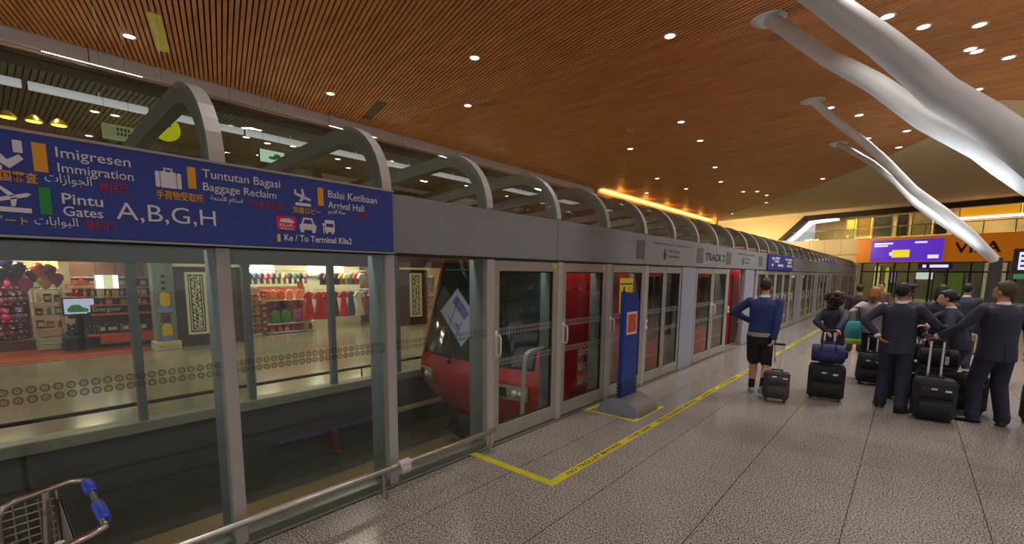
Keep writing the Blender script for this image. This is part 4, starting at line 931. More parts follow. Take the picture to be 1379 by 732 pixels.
# wall shelving behind the gondola
ws_ = thing('wall_shelving', 'crowded wall shelving above the black lettered header', 'shelving', (-12.4, 2.2, 0))
for z in (.9,1.15,1.4,1.65): MB().box(-.2,.2,-.7,.8,z,z+.025).build('shelf', m_shelf, ws_)
MB().box(-.24,-.2,-.7,.8,0,2.1).build('back_panel', pal('brown', PAL['brown']), ws_)
for zi, z in enumerate((.925,1.175,1.425)):
    for j in range(10):
        c = rr.choice(['yellow','maroon','white','green','grey','orange','black','cream']); product(rr.choice(kinds), c, (-12.28, 1.56+.145*j, z), .17, '%s goods on the toy shop wall shelf at %s height' % (c, ['waist','chest','head'][zi]), 'goods on the toy shop wall shelving')
# hanging soft goods, balloons
dw = thing('display_wall', 'maroon display wall of soft toys at the cut edge of the toy shop', 'display', (-12.35, .1, 0)); MB().box(-.06,0,-.9,.62,.25,1.8,.01).build('panel', mat('maroon display cloth', (112,34,58), .8, var=.4, vscale=7), dw); MB().box(-.06,.5,-.9,.62,0,.25,.01).build('plinth', mat('maroon plinth', (84,40,44), .6), dw)
for i in range(28):
    c = ['maroon','magenta','maroon','mauve','magenta','maroon','purple'][i % 7]
    product('plush', c, (-12.1+.1*(i % 2), -.12+.1*(i % 7)+.03*(i//7), .27+.38*(i//7)), .27, '%s soft toy against the maroon display wall, %s row' % (c, ['lowest','second','third','top'][i//7]), 'soft toys on the maroon wall %s %d' % (c, i//7), .3)
def balloon(c, loc, s, label):
    zf = loc[2]-.02
    t = thing('balloon', label, 'balloon', loc, 0, 'foil balloons in the toy shop'); b = MB(); b.lathe((0,0,0), [(.01*s,-.62*s),(.03*s,-.6*s),(.2*s,-.4*s),(.42*s,-.05*s),(.42*s,.2*s),(.25*s,.42*s),(.02*s,.48*s)], 14); b.build('bladder', mat('foil '+c, PAL[c], .22, .3), t, True)
    MB().tube([(0,0,-.6*s),(.02,.02,-.9*s),(0,0,-zf)], .0012, 5).build('string', mat('grey string', (120,110,110), .6), t)
BL = [('gold',.02,1.62),('purple',.1,1.82),('bronze',.22,1.58),('black',.3,1.78),('violet',.4,1.96),('maroon',.5,1.68),('charcoal',.56,1.88),('magenta',.64,1.54),('wine',.78,1.76),('orange',.86,1.86),('yellow',.95,1.6),('brown',1.03,1.84),('crimson',1.12,1.66)]
PAL.update({'bronze': (150,100,44), 'violet': (84,50,130), 'charcoal': (50,46,54), 'wine': (84,20,40), 'crimson': (150,30,50)})
for i, (c, y, z) in enumerate(BL): balloon(c, (-11.02-.11*(i % 3), y, z), .3, '%s foil balloon in the cluster over the toy shop, beside the %s one' % (c, BL[i-1 if i else 1][0]))
bn = thing('hanging_banner', 'cream lit valance over the toy shop balloons', 'banner', (-12.6, .6, 2.0)); MB().box(-.02,.02,-.6,.7,-.12,.06,.005).build('board', mat('cream lit board', (226,206,140), .5, emit=(220,196,120), estr=.4), bn)
rd = thing('shop_sign', 'red and orange peaked sign above the television', 'sign', (-11.9, 1.62, 1.4)); MB().prism([(-.3,0),(.3,0),(.3,.1),(.1,.14),(0,.28),(-.1,.14),(-.3,.1)], lambda y,z: (-.02,y,z), lambda y,z: (.02,y,z)).build('board', pal('orange', PAL['orange']), rd); MB().box(.02,.024,-.26,.26,.02,.08).build('stripe', pal('cream', PAL['cream']), rd)
# character column wrapped grey with plain yellow and blue cut-outs
pc_ = thing('display_column', 'grey shop column with white base and yellow and blue cut-out panels', 'column', (-9.98, 2.8, 0))
MB().box(-.19,.17,-.2,.2,.0,2.62,.01).build('shaft', mat('grey green column', (124,134,128), .5, var=.1), pc_); MB().box(-.25,.25,-.25,.25,0,.2,.01).build('base', mat('pale column base', (196,194,172), .5), pc_); MB().box(.25,.255,-.18,.2,.08,.13).build('base_stripe', pal('yellow', PAL['yellow']), pc_)
cu_ = MB(); cu_.prism(rnd(-.1,.1,.24,.62,.45), lambda y,z: (.17,y,z), lambda y,z: (.19,y,z)); cu_.prism(rnd(-.1,.1,1.02,1.36,.45), lambda y,z: (.17,y,z), lambda y,z: (.19,y,z)); cu_.build('yellow_panel', pal('yellow', PAL['yellow']), pc_)
cu_ = MB(); cu_.prism(rnd(-.1,.1,.22,.34,.3), lambda y,z: (.19,y,z), lambda y,z: (.2,y,z)); cu_.prism(rnd(-.16,.16,.88,1.02,.45), lambda y,z: (.17,y,z), lambda y,z: (.195,y,z)); cu_.build('blue_panel', pal('steel blue', (110,146,190)), pc_)
for z in (1.42,1.56,1.7): MB().box(.17,.18,-.05,.03,z,z+.06).build('spot', m_black, pc_)
MB().box(.17,.185,-.1,.08,.66,.84,.01).build('brown_panel', pal('brown', PAL['brown']), pc_)

def among(seq, i, what, first, last):
    """says where one of a row hangs by the colours beside it"""
    c = seq[i]
    if i == 0: return '%s %s %s, next to %s' % (c, what, first, seq[1])
    if i == len(seq)-1: return '%s %s %s, next to %s' % (c, what, last, seq[-2])
    return '%s %s between %s and %s' % (c, what, seq[i-1], seq[i+1])
# ---------------- souvenir shop
def garment(kind, c, loc, label, group, s=1., rz=0., ws=1.):
    m = pal(c, PAL[c]); t = thing({'shirt':'shirt','dress':'dress'}[kind], label, {'shirt':'shirt','dress':'dress'}[kind], loc, rz, group)
    b = MB(); N_ = 12
    tab = [(-.52,.2),(-.3,.19),(-.1,.2),(-.02,.18),(.02,.09)] if kind == 'shirt' else [(-.86,.3),(-.84,.3),(-.5,.22),(-.3,.16),(-.12,.17),(-.02,.14),(.02,.07)]
    b.loft([[(s*(.055+.03*(kind == 'dress' and z < -.5))*math.sin(2*PI*k/N_), s*ws*w_*math.cos(2*PI*k/N_)*(1+.07*math.sin(6*PI*k/N_)*(z < -.4)), s*z) for k in range(N_)] for z, w_ in tab])
    for sg_ in (-1,1): b.tube([(0,sg_*s*ws*.13,-s*.03),(0,sg_*s*ws*.24,-s*.12),(0,sg_*s*ws*.3,-s*(.24 if kind == 'shirt' else .18))], [s*.06,s*.06,s*.065], 8)
    b.build('fabric', m, t, True)
    h = MB(); h.tube([(0,-s*ws*.17,0),(0,0,s*.05),(0,s*ws*.17,0)], .008, 6); h.tube([(0,0,s*.05),(0,0,s*.1),(0,.02,s*.13),(0,.04,s*.1)], .005, 6); h.build('hanger', m_rack, t)
    return t
rl = thing('garment_rail', 'long chrome garment rail over the souvenir shop displays', 'rail', (-11.6, 7, 1.9)); MB().tube([(0,-2.2,0),(0,2.2,0)], .014, 8).build('bar', m_rack, rl); MB().tube([(0,-2.2,0),(-.7,-2.2,0)], .012, 8).tube([(0,2.2,0),(-.7,2.2,0)], .012, 8).build('bracket', m_rack, rl)
r2l = thing('garment_rail', 'lower chrome rail carrying the dresses in the souvenir shop', 'rail', (-11.3, 8, 1.27)); MB().tube([(0,-.9,0),(0,1.1,0)], .014, 8).build('bar', m_rack, r2l); MB().tube([(0,-.9,0),(0,-.9,-1.27)], .014, 8).tube([(0,1.1,0),(0,1.1,-1.27)], .014, 8).build('upright', m_rack, r2l)
upper = ['grey','maroon','black','blue','brown','pink','mauve','grey','cream','maroon','teal','black','mauve']
for i, c in enumerate(upper): garment('shirt', c, (-11.6, 4.95+.17*i, 1.8), among(upper, i, 'top on the rail above the bags', 'at the tiled pier end', 'mid rail'), 'tops on the upper rail', .62, .9)
hung = ['black','brown','gold','black','yellow','white','grey','red','white']
for i, c in enumerate(hung): garment('shirt', c, (-11.5, 7.5+.18*i, 1.8), among(hung, i, 'shirt on the rail above the dresses', 'at the start', 'by the second tiled pier'), 'shirts on the upper rail', .72, .5)
drs = ['red','maroon','red','grey','blue','cream','white','mauve','pink','magenta']
for i, (c, y) in enumerate(zip(drs, (7.45,7.68,7.9,8.12,8.28,8.48,8.68,8.86,9.02,9.14))): garment('dress', c, (-11.28+.19*(i % 3), y, 1.2), among(drs, i, 'dress on the lower rail', 'nearest the backpacks', 'nearest the second pier'), 'dresses on the lower rail', .95, .0, .6)
pg_ = MB()
for y in (7.45,7.68,7.9,8.12,8.28,8.48,8.68,8.86,9.02,9.14): pg_.tube([(0,y-8,0),(.42,y-8,.0)], .008, 6)
pg_.build('display_arm', m_rack, r2l)
for i, (y, x) in enumerate(((6.6,-10.62),(6.84,-10.45),(7.06,-10.28))): garment('dress', 'red', (x, y, 1.22), 'red dress on the stand before the backpack shelves, %s' % ['closest to the pink backpack','middle of the three','last of the three'][i], 'red dresses by the backpack shelves', .95, .0, .62)
ds = thing('dress_stand', 'chrome stand carrying three red dresses in front of the backpack shelves', 'stand', (-10.45, 6.84, 0)); MB().tube([(-.2,-.26,1.25),(.2,.26,1.25)], .012, 8).build('bar', m_rack, ds); MB().tube([(-.22,-.28,0),(-.22,-.28,1.25),(-.2,-.26,1.25)], .012, 8).tube([(.22,.28,0),(.22,.28,1.25),(.2,.26,1.25)], .012, 8).build('upright', m_rack, ds)
# orange tower of stacked goods
tw = thing('stack_rack', 'narrow rack of orange goods beside the first tiled pier', 'rack', (-11.0, 5.12, 0)); MB().box(-.14,.14,-.16,.16,0,.06).build('base', m_shelf, tw); MB().box(-.14,-.12,-.16,.16,.06,1.4).build('back_panel', m_shelf, tw)
for i in range(9):
    z = .08+i*.14; c = ['orange','yellow','salmon','gold'][i % 4]; product('bag', c, (-10.95, 5.05, z), .13, '%s packet stacked in the narrow rack beside the tiled pier' % c, 'packets in the narrow rack '+c); product('bag', ['orange','red'][i % 2], (-10.95, 5.2, z), .13, '%s packet stacked beside the yellow ones in the narrow rack' % ['orange','red'][i % 2], 'packets in the narrow rack side '+['orange','red'][i % 2])
    if i: MB().box(-.12,.14,-.16,.16,z-.012,z-.004).build('shelf', m_shelf, tw)
hg = ['red','maroon','red','maroon','gold','red']
for i, c in enumerate(hg): product('bag', c, (-10.9, 5.38, .1+.2*i), .18, '%s pouch hanging in the strip between the rack and the bags, tier %d' % (c, i+1), 'hanging pouches')
sh_ = thing('display_shelf', 'white two tier shelf of backpacks in the souvenir shop', 'shelving', (-11.1, 6.1, 0))
for z in (.28,.02): MB().box(-.3,.3,-.68,.75,z,z+.035,.004).build('shelf', m_shelf, sh_)
MB().box(-.3,.2,-.68,.75,.98,1.01).build('shelf', m_shelf, sh_); MB().box(-.34,-.3,-.68,.75,0,1.4).build('back_panel', mat('peach panel', (216,150,110), .6), sh_); MB().box(.1,.16,-.4,-.34,0,.02).build('foot', m_shelf, sh_)
def backpack(c, loc, s, label, group):
    m = pal(c, PAL[c]); t = thing('backpack', label, 'backpack', loc, 0, group); N_ = 14
    b = MB(); b.loft([[(d_*s*.16*(abs(math.cos(a))**.7)*(1 if math.cos(a) > 0 else -1), w_*s*.3*(abs(math.sin(a))**.7)*(1 if math.sin(a) > 0 else -1), z*s) for a in [2*PI*k/N_+.01 for k in range(N_)]] for z, w_, d_ in ((0,.8,.8),(.06,1,1),(.45,1,1),(.66,.85,.8),(.78,.5,.45),(.8,.2,.2))]); b.build('body', m, t, True)
    MB().box(s*.1,s*.2,-s*.2,s*.2,s*.08,s*.36,s*.05).build('pocket', m, t); MB().tube([(0,-s*.06,s*.77),(0,-s*.04,s*.86),(0,s*.04,s*.86),(0,s*.06,s*.77)], s*.015, 6).build('handle', m_black, t)
    st_ = MB()
    for q in (-1,1): st_.tube([(-s*.12,q*s*.15,s*.7),(-s*.22,q*s*.17,s*.4),(-s*.14,q*s*.18,s*.1)], s*.02, 6)
    st_.build('strap', m_black, t)
for i, (c, y) in enumerate((('green',5.72),('green',6.02),('mauve',6.36),('pink',6.66))): backpack(c, (-10.95, y, .315), .5, '%s backpack on the white shelf of the souvenir shop%s' % (c, [' next to the pouches',' in the middle of the row','',''][i]), 'backpacks on the white shelf')
for i, (c, y) in enumerate((('orange',5.6),('orange',5.82),('salmon',6.02),('mauve',6.2),('magenta',6.36),('yellow',6.58),('purple',6.74))): backpack(c, (-10.92, y, .055), .25, '%s small bag on the bottom shelf, %s' % (c, ['end of the row by the pouches','second from the pouches','below the middle green backpack','beside the salmon bag','under the mauve backpack','under the pink backpack','end of the row by the dresses'][i]), 'small bags on the bottom shelf')
for i, (c, y) in enumerate((('orange',5.52),('salmon',5.72),('orange',5.94),('salmon',6.2),('salmon',6.5))): backpack(c, (-11.05, y, 1.015), .38, '%s bag on the top shelf, %s' % (c, ['over the first green backpack','between two orange bags','over the middle of the shelf','over the mauve backpack','beside the price card'][i]), 'bags on the top shelf')
for i, (c, y) in enumerate((('orange',5.6),('salmon',5.85),('maroon',6.05),('salmon',6.3),('red',6.55))): product('plush', c, (-11.2, y, .72), .2, '%s soft toy between the two bag shelves, %s' % (c, ['behind the first green backpack','behind the middle green backpack','at the middle of the row','behind the mauve backpack','behind the pink backpack'][i]), 'soft toys between the shelves')
pc2 = thing('price_card', 'orange price card standing on the bag display', 'card', (-10.9, 6.48, 1.36)); MB().box(-.005,.005,-.09,.09,0,.2).build('card', pal('orange', PAL['orange']), pc2); MB().box(.005,.008,-.05,.05,.05,.15).build('print', pal('yellow', PAL['yellow']), pc2); MB().box(-.005,.005,-.005,.005,-.1,0).build('stem', m_black, pc2)
dm = thing('wall_light', 'curved lit white valance on the back wall of the souvenir shop', 'light', (-12.25, 5.6, 1.9)); MB().lathe((0,0,0), [(.02,-.7),(.18,-.6),(.2,0),(.18,.6),(.02,.7)], 14, 'y').build('diffuser', mat('lit white valance', (244,246,236), .5, emit=(240,246,236), estr=1.2), dm, True)
dm2 = dup(dm, (-12.25, 8.0, 1.9), label='curved lit white valance behind the gold shirts')
# ---------------- third shop
for i in range(24):
    c = ['orange','yellow','red','gold'][i % 4]; product('bag', c, (-11.0-.1*(i % 2), 10.95+.13*(i % 6), .3+.36*(i//6)), .26, '%s packet hanging in the shop between the second tiled pier and the train, tier %d' % (c, i//6+1), 'packets in the third shop')
pw = thing('wall_shelving', 'peg wall of hanging packets between the second tiled pier and the train', 'shelving', (-11.3, 11.3, 0)); MB().box(-.03,.03,-.5,.8,0,1.7).build('back_panel', m_shelf, pw)
for i in range(4): MB().box(.03,.25,-.45,.75,.58+.36*i,.6+.36*i).build('peg_rail', m_rack, pw)
sgn = thing('shop_sign', 'small black hanging sign in the shop beside the train', 'sign', (-10.9, 11.1, 1.78)); MB().box(-.02,.02,-.25,.25,-.1,.1,.005).build('board', m_black, sgn); MB().box(.02,.024,-.15,.15,-.03,.03).build('print', pal('mauve', PAL['mauve']), sgn)

# ---------------- seen through the canopy
hb = thing('hanging_sign', 'pale green hanging notice board with small pictures seen through the canopy', 'sign', (-6.2, 1.62, 4.0)); MB().box(-.03,.03,-.19,.19,-.11,.11,.006).build('board', mat('pale green board', (176,196,150), .5, emit=(160,184,130), estr=.25), hb)
pg = MB()
for i in range(4):
    for j in range(2): pg.box(.03,.034,.0+i*.045-.02,.025+i*.045-.02,.03-j*.07,.075-j*.07)
pg.build('picture', m_ink, hb); MB().box(-.002,.002,-.15,-.146,.11,2.1).box(-.002,.002,.146,.15,.11,2.1).build('hanger', m_black, hb)
ys = thing('hanging_sign', 'round yellow hanging sign partly hidden by the canopy rib', 'sign', (-6.2, 2.24, 4.22)); MB().lathe((0,0,0), [(.001,-.02),(.2,-.02),(.21,0),(.2,.02),(.001,.02)], 28, 'x').build('disc', mat('bright yellow disc', (226,222,30), .5, emit=(214,214,20), estr=.5), ys); MB().box(-.002,.002,-.002,.002,.2,1.88).build('hanger', m_black, ys); MB().prism([(-.09,-.02),(.08,.03),(.03,.09)], lambda y,z: (.02,y,z), lambda y,z: (.03,y,z)).build('arrow', m_ink, ys)
mp_ = thing('hanging_screen', 'lit map screen hanging beyond the second canopy arch', 'screen', (-6.2, 3.92, 4.07)); MB().box(-.04,.02,-.24,.24,-.13,.13,.008).build('case', m_black, mp_); MB().box(.02,.025,-.225,.225,-.115,.115).build('screen', mat('lit pale green map', (196,222,206), .4, emit=(188,220,200), estr=.9), mp_)
gm = MB(); gm.ell((.026,.0,-.02),(.004,.08,.03)); gm.ell((.026,.09,.02),(.004,.07,.045)); gm.build('map_print', mat('lit green map print', (70,130,80), .4, emit=(60,120,70), estr=.4), mp_); MB().box(-.002,.002,-.15,-.146,.13,2.08).box(-.002,.002,.146,.15,.13,2.08).build('hanger', m_black, mp_)
RL = [(-10.5,1.2),(-10.46,2.14),(-11.66,2.14),(-14.48,2.37),(-11.64,2.51),(-10.33,4.6),(-10.23,4.92),(-11.11,5.26),(-11.29,5.89),(-10.63,6.42),(-11.02,6.52),(-10.3,9.49),(-10.9,9.87),(-11.45,8.18),(-10.38,12.73),(-10.9,7.63),(-10.6,15.2),(-11.5,14.1),(-12.2,11.4),(-10.7,18.3),(-11.9,17.2),(-10.6,22),(-12.4,9.1),(-13.0,6.3)]
pr_ = None
for x, y in RL:
    if pr_ is None:
        pr_ = thing('downlight', 'round lit downlight in the olive slat ceiling seen through the canopy', 'downlight', (x,y,5.6), 0, 'downlights beyond the canopy'); annulus(.08,.108,16).build('ring', m_ring, pr_, True); MB().lathe((0,0,0), [(.001,-.004),(.081,-.004),(.081,.012),(.001,.012)], 16).build('lens', m_lamp, pr_)
    else: dup(pr_, (x,y,5.6))
for i, (x, y) in enumerate(((-10.4,.64),(-10.35,1.0),(-10.3,1.36))):
    t = thing('pendant_lamp', 'yellow glowing pendant lamp over the shop fronts, %s of three from the cut edge' % ['first','second','third'][i], 'lamp', (x, y, 4.85), 0, 'yellow pendant lamps'); MB().lathe((0,0,0), [(.02,.12),(.06,.1),(.15,.0),(.14,-.01)], 18).build('shade', mat('gold shade', (190,150,50), .3, .5), t, True); MB().lathe((0,0,0), [(.001,-.03),(.12,-.02),(.12,.01),(.001,.02)], 16).build('bulb', mat('yellow glow', (255,220,90), .5, emit=(255,214,80), estr=3.), t); MB().box(-.004,.004,-.004,.004,.1,.74).build('cord', m_black, t)
# =================================================================== PEOPLE
m_skin = mat('skin', (206,158,128), .55, var=.05); m_skin2 = mat('tanned skin', (176,124,92), .55, var=.05)
m_navy = mat('navy uniform cloth', (50,50,72), .8, var=.12, vscale=18, bump=.25, bscale=120); m_navy2 = mat('dark navy trouser cloth', (43,44,68), .8, var=.12, vscale=18, bump=.25, bscale=120)
m_shoe = mat('black shoe leather', (20,19,20), .3); m_hairb = mat('black hair', (24,20,20), .6, var=.3, vscale=60, stretch=(1,1,.2)); m_hairbr = mat('dark brown hair', (62,36,28), .6, var=.35, vscale=50); m_hairr = mat('reddish hair', (128,72,44), .6, var=.3, vscale=50); m_hairbl = mat('light brown hair', (150,104,54), .6, var=.3, vscale=50); m_hairg = mat('short greying hair', (74,62,58), .7, var=.35, vscale=80)
m_shirt = mat('white shirt', (226,226,228), .7)
_BAKE = []
def remesh(mb, name, m, parent, vox=.009, smooth=4):
    o = mb.build(name, m, parent, True)
    md = o.modifiers.new('r', 'REMESH'); md.mode = 'VOXEL'; md.voxel_size = vox; md.use_smooth_shade = True
    if smooth:
        s = o.modifiers.new('s', 'SMOOTH'); s.factor = .5; s.iterations = smooth
    _BAKE.append(o); return o
def flush_bake():
    dg = bpy.context.evaluated_depsgraph_get(); dg.update()
    new = [(o, bpy.data.meshes.new_from_object(o.evaluated_get(dg))) for o in _BAKE]
    for o, me in new:
        o.modifiers.clear(); old = o.data; me.name = o.name; o.data = me; bpy.data.meshes.remove(old)
        me.polygons.foreach_set('use_smooth', [True]*len(me.polygons))
    _BAKE.clear()
def V(*a): return Vector(a)
def limb(mb, a, b, r0, r1, bulge=0., n=14):
    P = [a.lerp(b, t) for t in (0,.25,.5,.75,1)]; rr_ = [r0+(r1-r0)*t+bulge*math.sin(PI*min(1, t*1.25))*(t < .8) for t in (0,.25,.5,.75,1)]
    mb.tube(P, rr_, n); mb.ell(a, (r0,)*3, 12, 8); mb.ell(b, (r1,)*3, 12, 8)
def ik(s, t, l1, l2, pole):
    """elbow / knee position for a two bone limb"""
    dv = t-s; L = min(dv.length, (l1+l2)*.995); dn = dv.normalized(); t = s+dn*L
    a = (l1*l1-l2*l2+L*L)/(2*L); h = math.sqrt(max(0, l1*l1-a*a))
    pp = (pole-dn*pole.dot(dn)); pp.normalize()
    return s+dn*a+pp*h, t
def hand(mb, w, dirv, nrm, side, curl):
    """palm, four unequal fingers and a thumb from the side of the palm"""
    dn = dirv.normalized(); nn = (nrm-dn*nrm.dot(dn)).normalized(); lat = dn.cross(nn)*side
    rot = Matrix((lat, dn, nn)).transposed()
    mb.ell(w+dn*.045, (.038,.055,.017), 14, 8, rot)
    for q, ln in ((-.029,.062),(-.0095,.074),(.0105,.078),(.03,.07)):
        p = w+dn*(.085 if abs(q) < .02 else .078)+lat*q; a = 0; pts = [p-dn*.02]; dd = dn
        for k, f in enumerate((.45,.32,.23)):
            a += curl*(.7 if k == 0 else 1.); dd = dn*math.cos(a)+nn*math.sin(a); pts.append(pts[-1]+dd*(ln*f+(.02 if k == 0 else 0)))
        mb.tube(pts, [.0098,.0095,.0088,.0072], 8); mb.ell(pts[-1], (.0072,)*3, 8, 5)
    p = w+dn*.025+lat*.03; d1 = (dn*.6+lat*.75+nn*.25).normalized(); d2 = (dn*.85+lat*.2+nn*.45).normalized()
    pts = [p-d1*.01, p+d1*.035, p+d1*.035+d2*.03, p+d1*.035+d2*.03+(d2+nn*curl*.5).normalized()*.022]
    mb.tube(pts, [.013,.0115,.01,.008], 8); mb.ell(pts[-1], (.008,)*3, 8, 5)
def person(label, loc, rz, H, skin, jacket=None, trousers=None, top=None, shorts=None, hair=None, hairstyle='short', legs=None, lw=None, rw=None, lpole=None, rpole=None, lean=(0,0), headturn=0., vox=.009, female=False, cap=False, collar=True, cuffs=True, shoes=m_shoe, socks=None, curl=(.35,.35), group=None, bag=None, skirt=None, nod=0., hip=0.):
    """a standing or walking figure facing local +y; wrists may be given in world space"""
    s = H/1.75; root = thing('person', label, 'person', loc, rz, group)
    inv = Matrix.Rotation(-rz, 3, 'Z')
    def W2L(p): return inv @ (V(*p)-V(*loc))/s
    lx, ly = lean
    def T(p):  # bend of the trunk about the hips
        p = V(*p)
        if p.z > .95:
            k = p.z-.95; p = V(p.x+lx*k, p.y+ly*k, p.z-.5*(lx*lx+ly*ly)*k)
        return p
    sw = .175 if female else .195; hw = .085
    hips = [V(-hw,0,.92), V(hw,0,.92)]
    legs = legs or [(V(-.11,-.02,.085), V(-.12,.14,0)), (V(.11,-.02,.085), V(.12,.14,0))]
    ank = [V(*a) for a, t in legs]; toe = [V(*t) for a, t in legs]
    knees = [ik(hips[i], ank[i], .43, .425, V(0,1,0))[0] for i in (0,1)]
    sh = [T((-sw,0,1.42)), T((sw,0,1.42))]
    wr = []; el = []
    for i, (w, pole) in enumerate(((lw,lpole),(rw,rpole))):
        sgn = -1 if i == 0 else 1
        t = W2L(w) if w is not None else T((sgn*(sw+.07), .06, .86))
        if w is None: t.z = .86
        e, t = ik(sh[i], t, .29, .265, V(*pole) if pole else V(sgn*.4,-1,0)); el.append(e); wr.append(t)
    S = Matrix.Diagonal((s,s,s,1))
    # ---- body: one continuous surface
    b = MB()
    tors = [(.86,.155,.105),(.95,.165,.115),(1.05,.14 if female else .15,.1),(1.15,.13 if female else .15,.098),(1.28,.155,.115),(1.37,.165,.11),(1.43,.13,.085),(1.47,.065,.06),(1.53,.052,.055)]
    NN = 20
    b.loft([[tuple(T((a*math.cos(2*PI*k/NN), c*math.sin(2*PI*k/NN), z))) for k in range(NN)] for z, a, c in tors])
    hr_ = Matrix.Rotation(headturn, 3, 'Z') @ Matrix.Rotation(nod, 3, 'X'); hc = T((0,.02,1.635))
    def HP(x, y, z): return hc+hr_ @ V(x,y,z)
    b.tube([T((0,-.005,1.5)), HP(0,-.005,-.06)], [.054,.05], 12)
    b.ell(HP(0,-.012,.02), (.074,.094,.098), 18, 12, hr_); b.ell(HP(0,.025,-.045), (.056,.066,.07), 14, 10, hr_); b.ell(HP(0,.055,-.088), (.026,.022,.02), 10, 6, hr_)
    b.ell(HP(0,.094,-.022), (.013,.02,.022), 8, 6, hr_); b.ell(HP(0,.086,.004), (.009,.014,.03), 8, 6, hr_); b.ell(HP(0,.083,-.062), (.024,.012,.009), 8, 6, hr_)
    for q in (-1,1): b.ell(HP(q*.076,-.008,-.012), (.01,.02,.032), 8, 6, hr_); b.ell(HP(q*.03,.076,.028), (.024,.012,.008), 8, 5, hr_)
    for i in (0,1):
        sgn = -1 if i == 0 else 1
        b.ell(hips[i]+V(0,-.01,.0), (.085,.1,.1), 12, 8)
        limb(b, hips[i], knees[i], .082, .054, .004); limb(b, knees[i], ank[i], .052, .036, .012)
        fd = toe[i]-V(ank[i].x, ank[i].y, 0); fd.normalize(); b.tube([ank[i]-V(0,0,.04)-fd*.045, ank[i]-V(0,0,.048)+fd*.04, ank[i]-V(0,0,.062)+fd*.13], [.024,.024,.012], 10)
        limb(b, sh[i], el[i], .05, .04, .004); limb(b, el[i], wr[i], .039, .026, .004)
        hd_ = (wr[i]-el[i]).normalized(); nr = V(-sgn,.25,0) if abs(hd_.z) > .6 else V(0,0,-1)
        hand(b, wr[i], hd_, nr, sgn*(1 if abs(hd_.z) > .6 else 1), curl[i])
    b.xf(S); body = remesh(b, 'body', skin, root, min(vox, .0075)*s, 2)
    # eyes and brows
    for q in (-1,1):
        MB().ell(HP(q*.03,.079,.008), (.012,.008,.0085), 10, 6, hr_).xf(S).build('eye', m_shirt, root, True); MB().ell(HP(q*.03,.0855,.008), (.005,.004,.0055), 8, 5, hr_).xf(S).build('iris', m_shoe, root, True)
    mt_ = MB(); mt_.ell(HP(0,.094,-.062), (.02,.005,.005), 8, 5, hr_); mt_.xf(S); mt_.build('lips', mat('lips', (166,96,88), .5), root, True)
    # ---- clothes
    if jacket is not None or top is not None:
        c = MB(); hem = .80 if jacket is not None else .9
        if female and jacket is not None: hem = .84
        tj = [(hem,.195+hip,.145),(.9,.192+hip*.6,.14),(1.0,.18,.13),(1.1,.165 if female else .18,.125),(1.2,.172 if female else .188,.13),(1.3,.19,.138),(1.38,.2,.13),(1.43,.165,.105),(1.475,.085,.078),(1.49,.07,.07)]
        c.loft([[tuple(T((a*abs(math.cos(2*PI*k/24))**.85*(1 if math.cos(2*PI*k/24) >= 0 else -1), cc*math.sin(2*PI*k/24), z))) for k in range(24)] for z, a, cc in tj])
        for i in (0,1):
            c.ell(sh[i]+V(0,0,-.012), (.068,.074,.066), 12, 8)
            limb(c, sh[i]+V(0,0,-.008), el[i], .066, .055, .002); e2 = wr[i].lerp(el[i], .06 if jacket is not None or cuffs else .0); limb(c, el[i], e2, .055, .043)
        c.xf(S); cl_ = remesh(c, 'jacket' if jacket is not None else 'top', jacket if jacket is not None else top, root, max(vox, .01)*s, 5)
        if jacket is not None and vox < .011:
            vt_ = MB(); vt_.box(-.003,.003,-.152,-.146,hem,hem+.22); vt_.xf(S); vt_.build('back_vent', m_shoe, root)
        if collar:
            k_ = MB(); rg = []
            for z, rr_ in ((1.47,.072),(1.505,.061),(1.507,.056)): rg.append([tuple(T((rr_*math.cos(2*PI*k/18), rr_*math.sin(2*PI*k/18)-.002, z+.012*(math.sin(2*PI*k/18) < 0)))) for k in range(18)])
            k_.loft(rg, cap=False).xf(S); k_.build('collar', m_shirt, root, True)
        if cuffs:
            for i in (0,1):
                a = wr[i].lerp(el[i], .07); d_ = (wr[i]-el[i]).normalized(); MB().tube([a-d_*.01, a+d_*.03], [.043,.041], 12).xf(S).build('cuff', m_shirt, root, True)
    if trousers is not None or shorts is not None:
        c = MB(); m_ = trousers if trousers is not None else shorts
        c.loft([[(a*math.cos(2*PI*k/20), cc*math.sin(2*PI*k/20)-.005, z) for k in range(20)] for z, a, cc in ((.78,.17,.12),(.86,.178,.128),(.95,.175,.125),(1.02,.16,.115))])
        for i in (0,1):
            if trousers is not None: limb(c, hips[i]+V(0,0,-.02), knees[i], .106, .085); limb(c, knees[i], ank[i]+V(0,-.0,-.01), .085, .072); c.tube([ank[i]+V(0,0,.05), ank[i]+V(0,.012,-.045)], [.074,.076], 12)
            else:
                kk = hips[i].lerp(knees[i], .92); limb(c, hips[i]+V(0,0,-.02), kk, .112, .105)
        c.xf(S); remesh(c, 'trousers' if trousers is not None else 'shorts', m_, root, max(vox, .01)*s, 4)
    if skirt is not None:
        c = MB(); c.loft([[(a*math.cos(2*PI*k/20), cc*math.sin(2*PI*k/20), z) for k in range(20)] for z, a, cc in ((.5,.19,.16),(.7,.19,.15),(.86,.185,.135),(.98,.165,.12))]); c.xf(S); c.build('skirt', skirt, root, True)
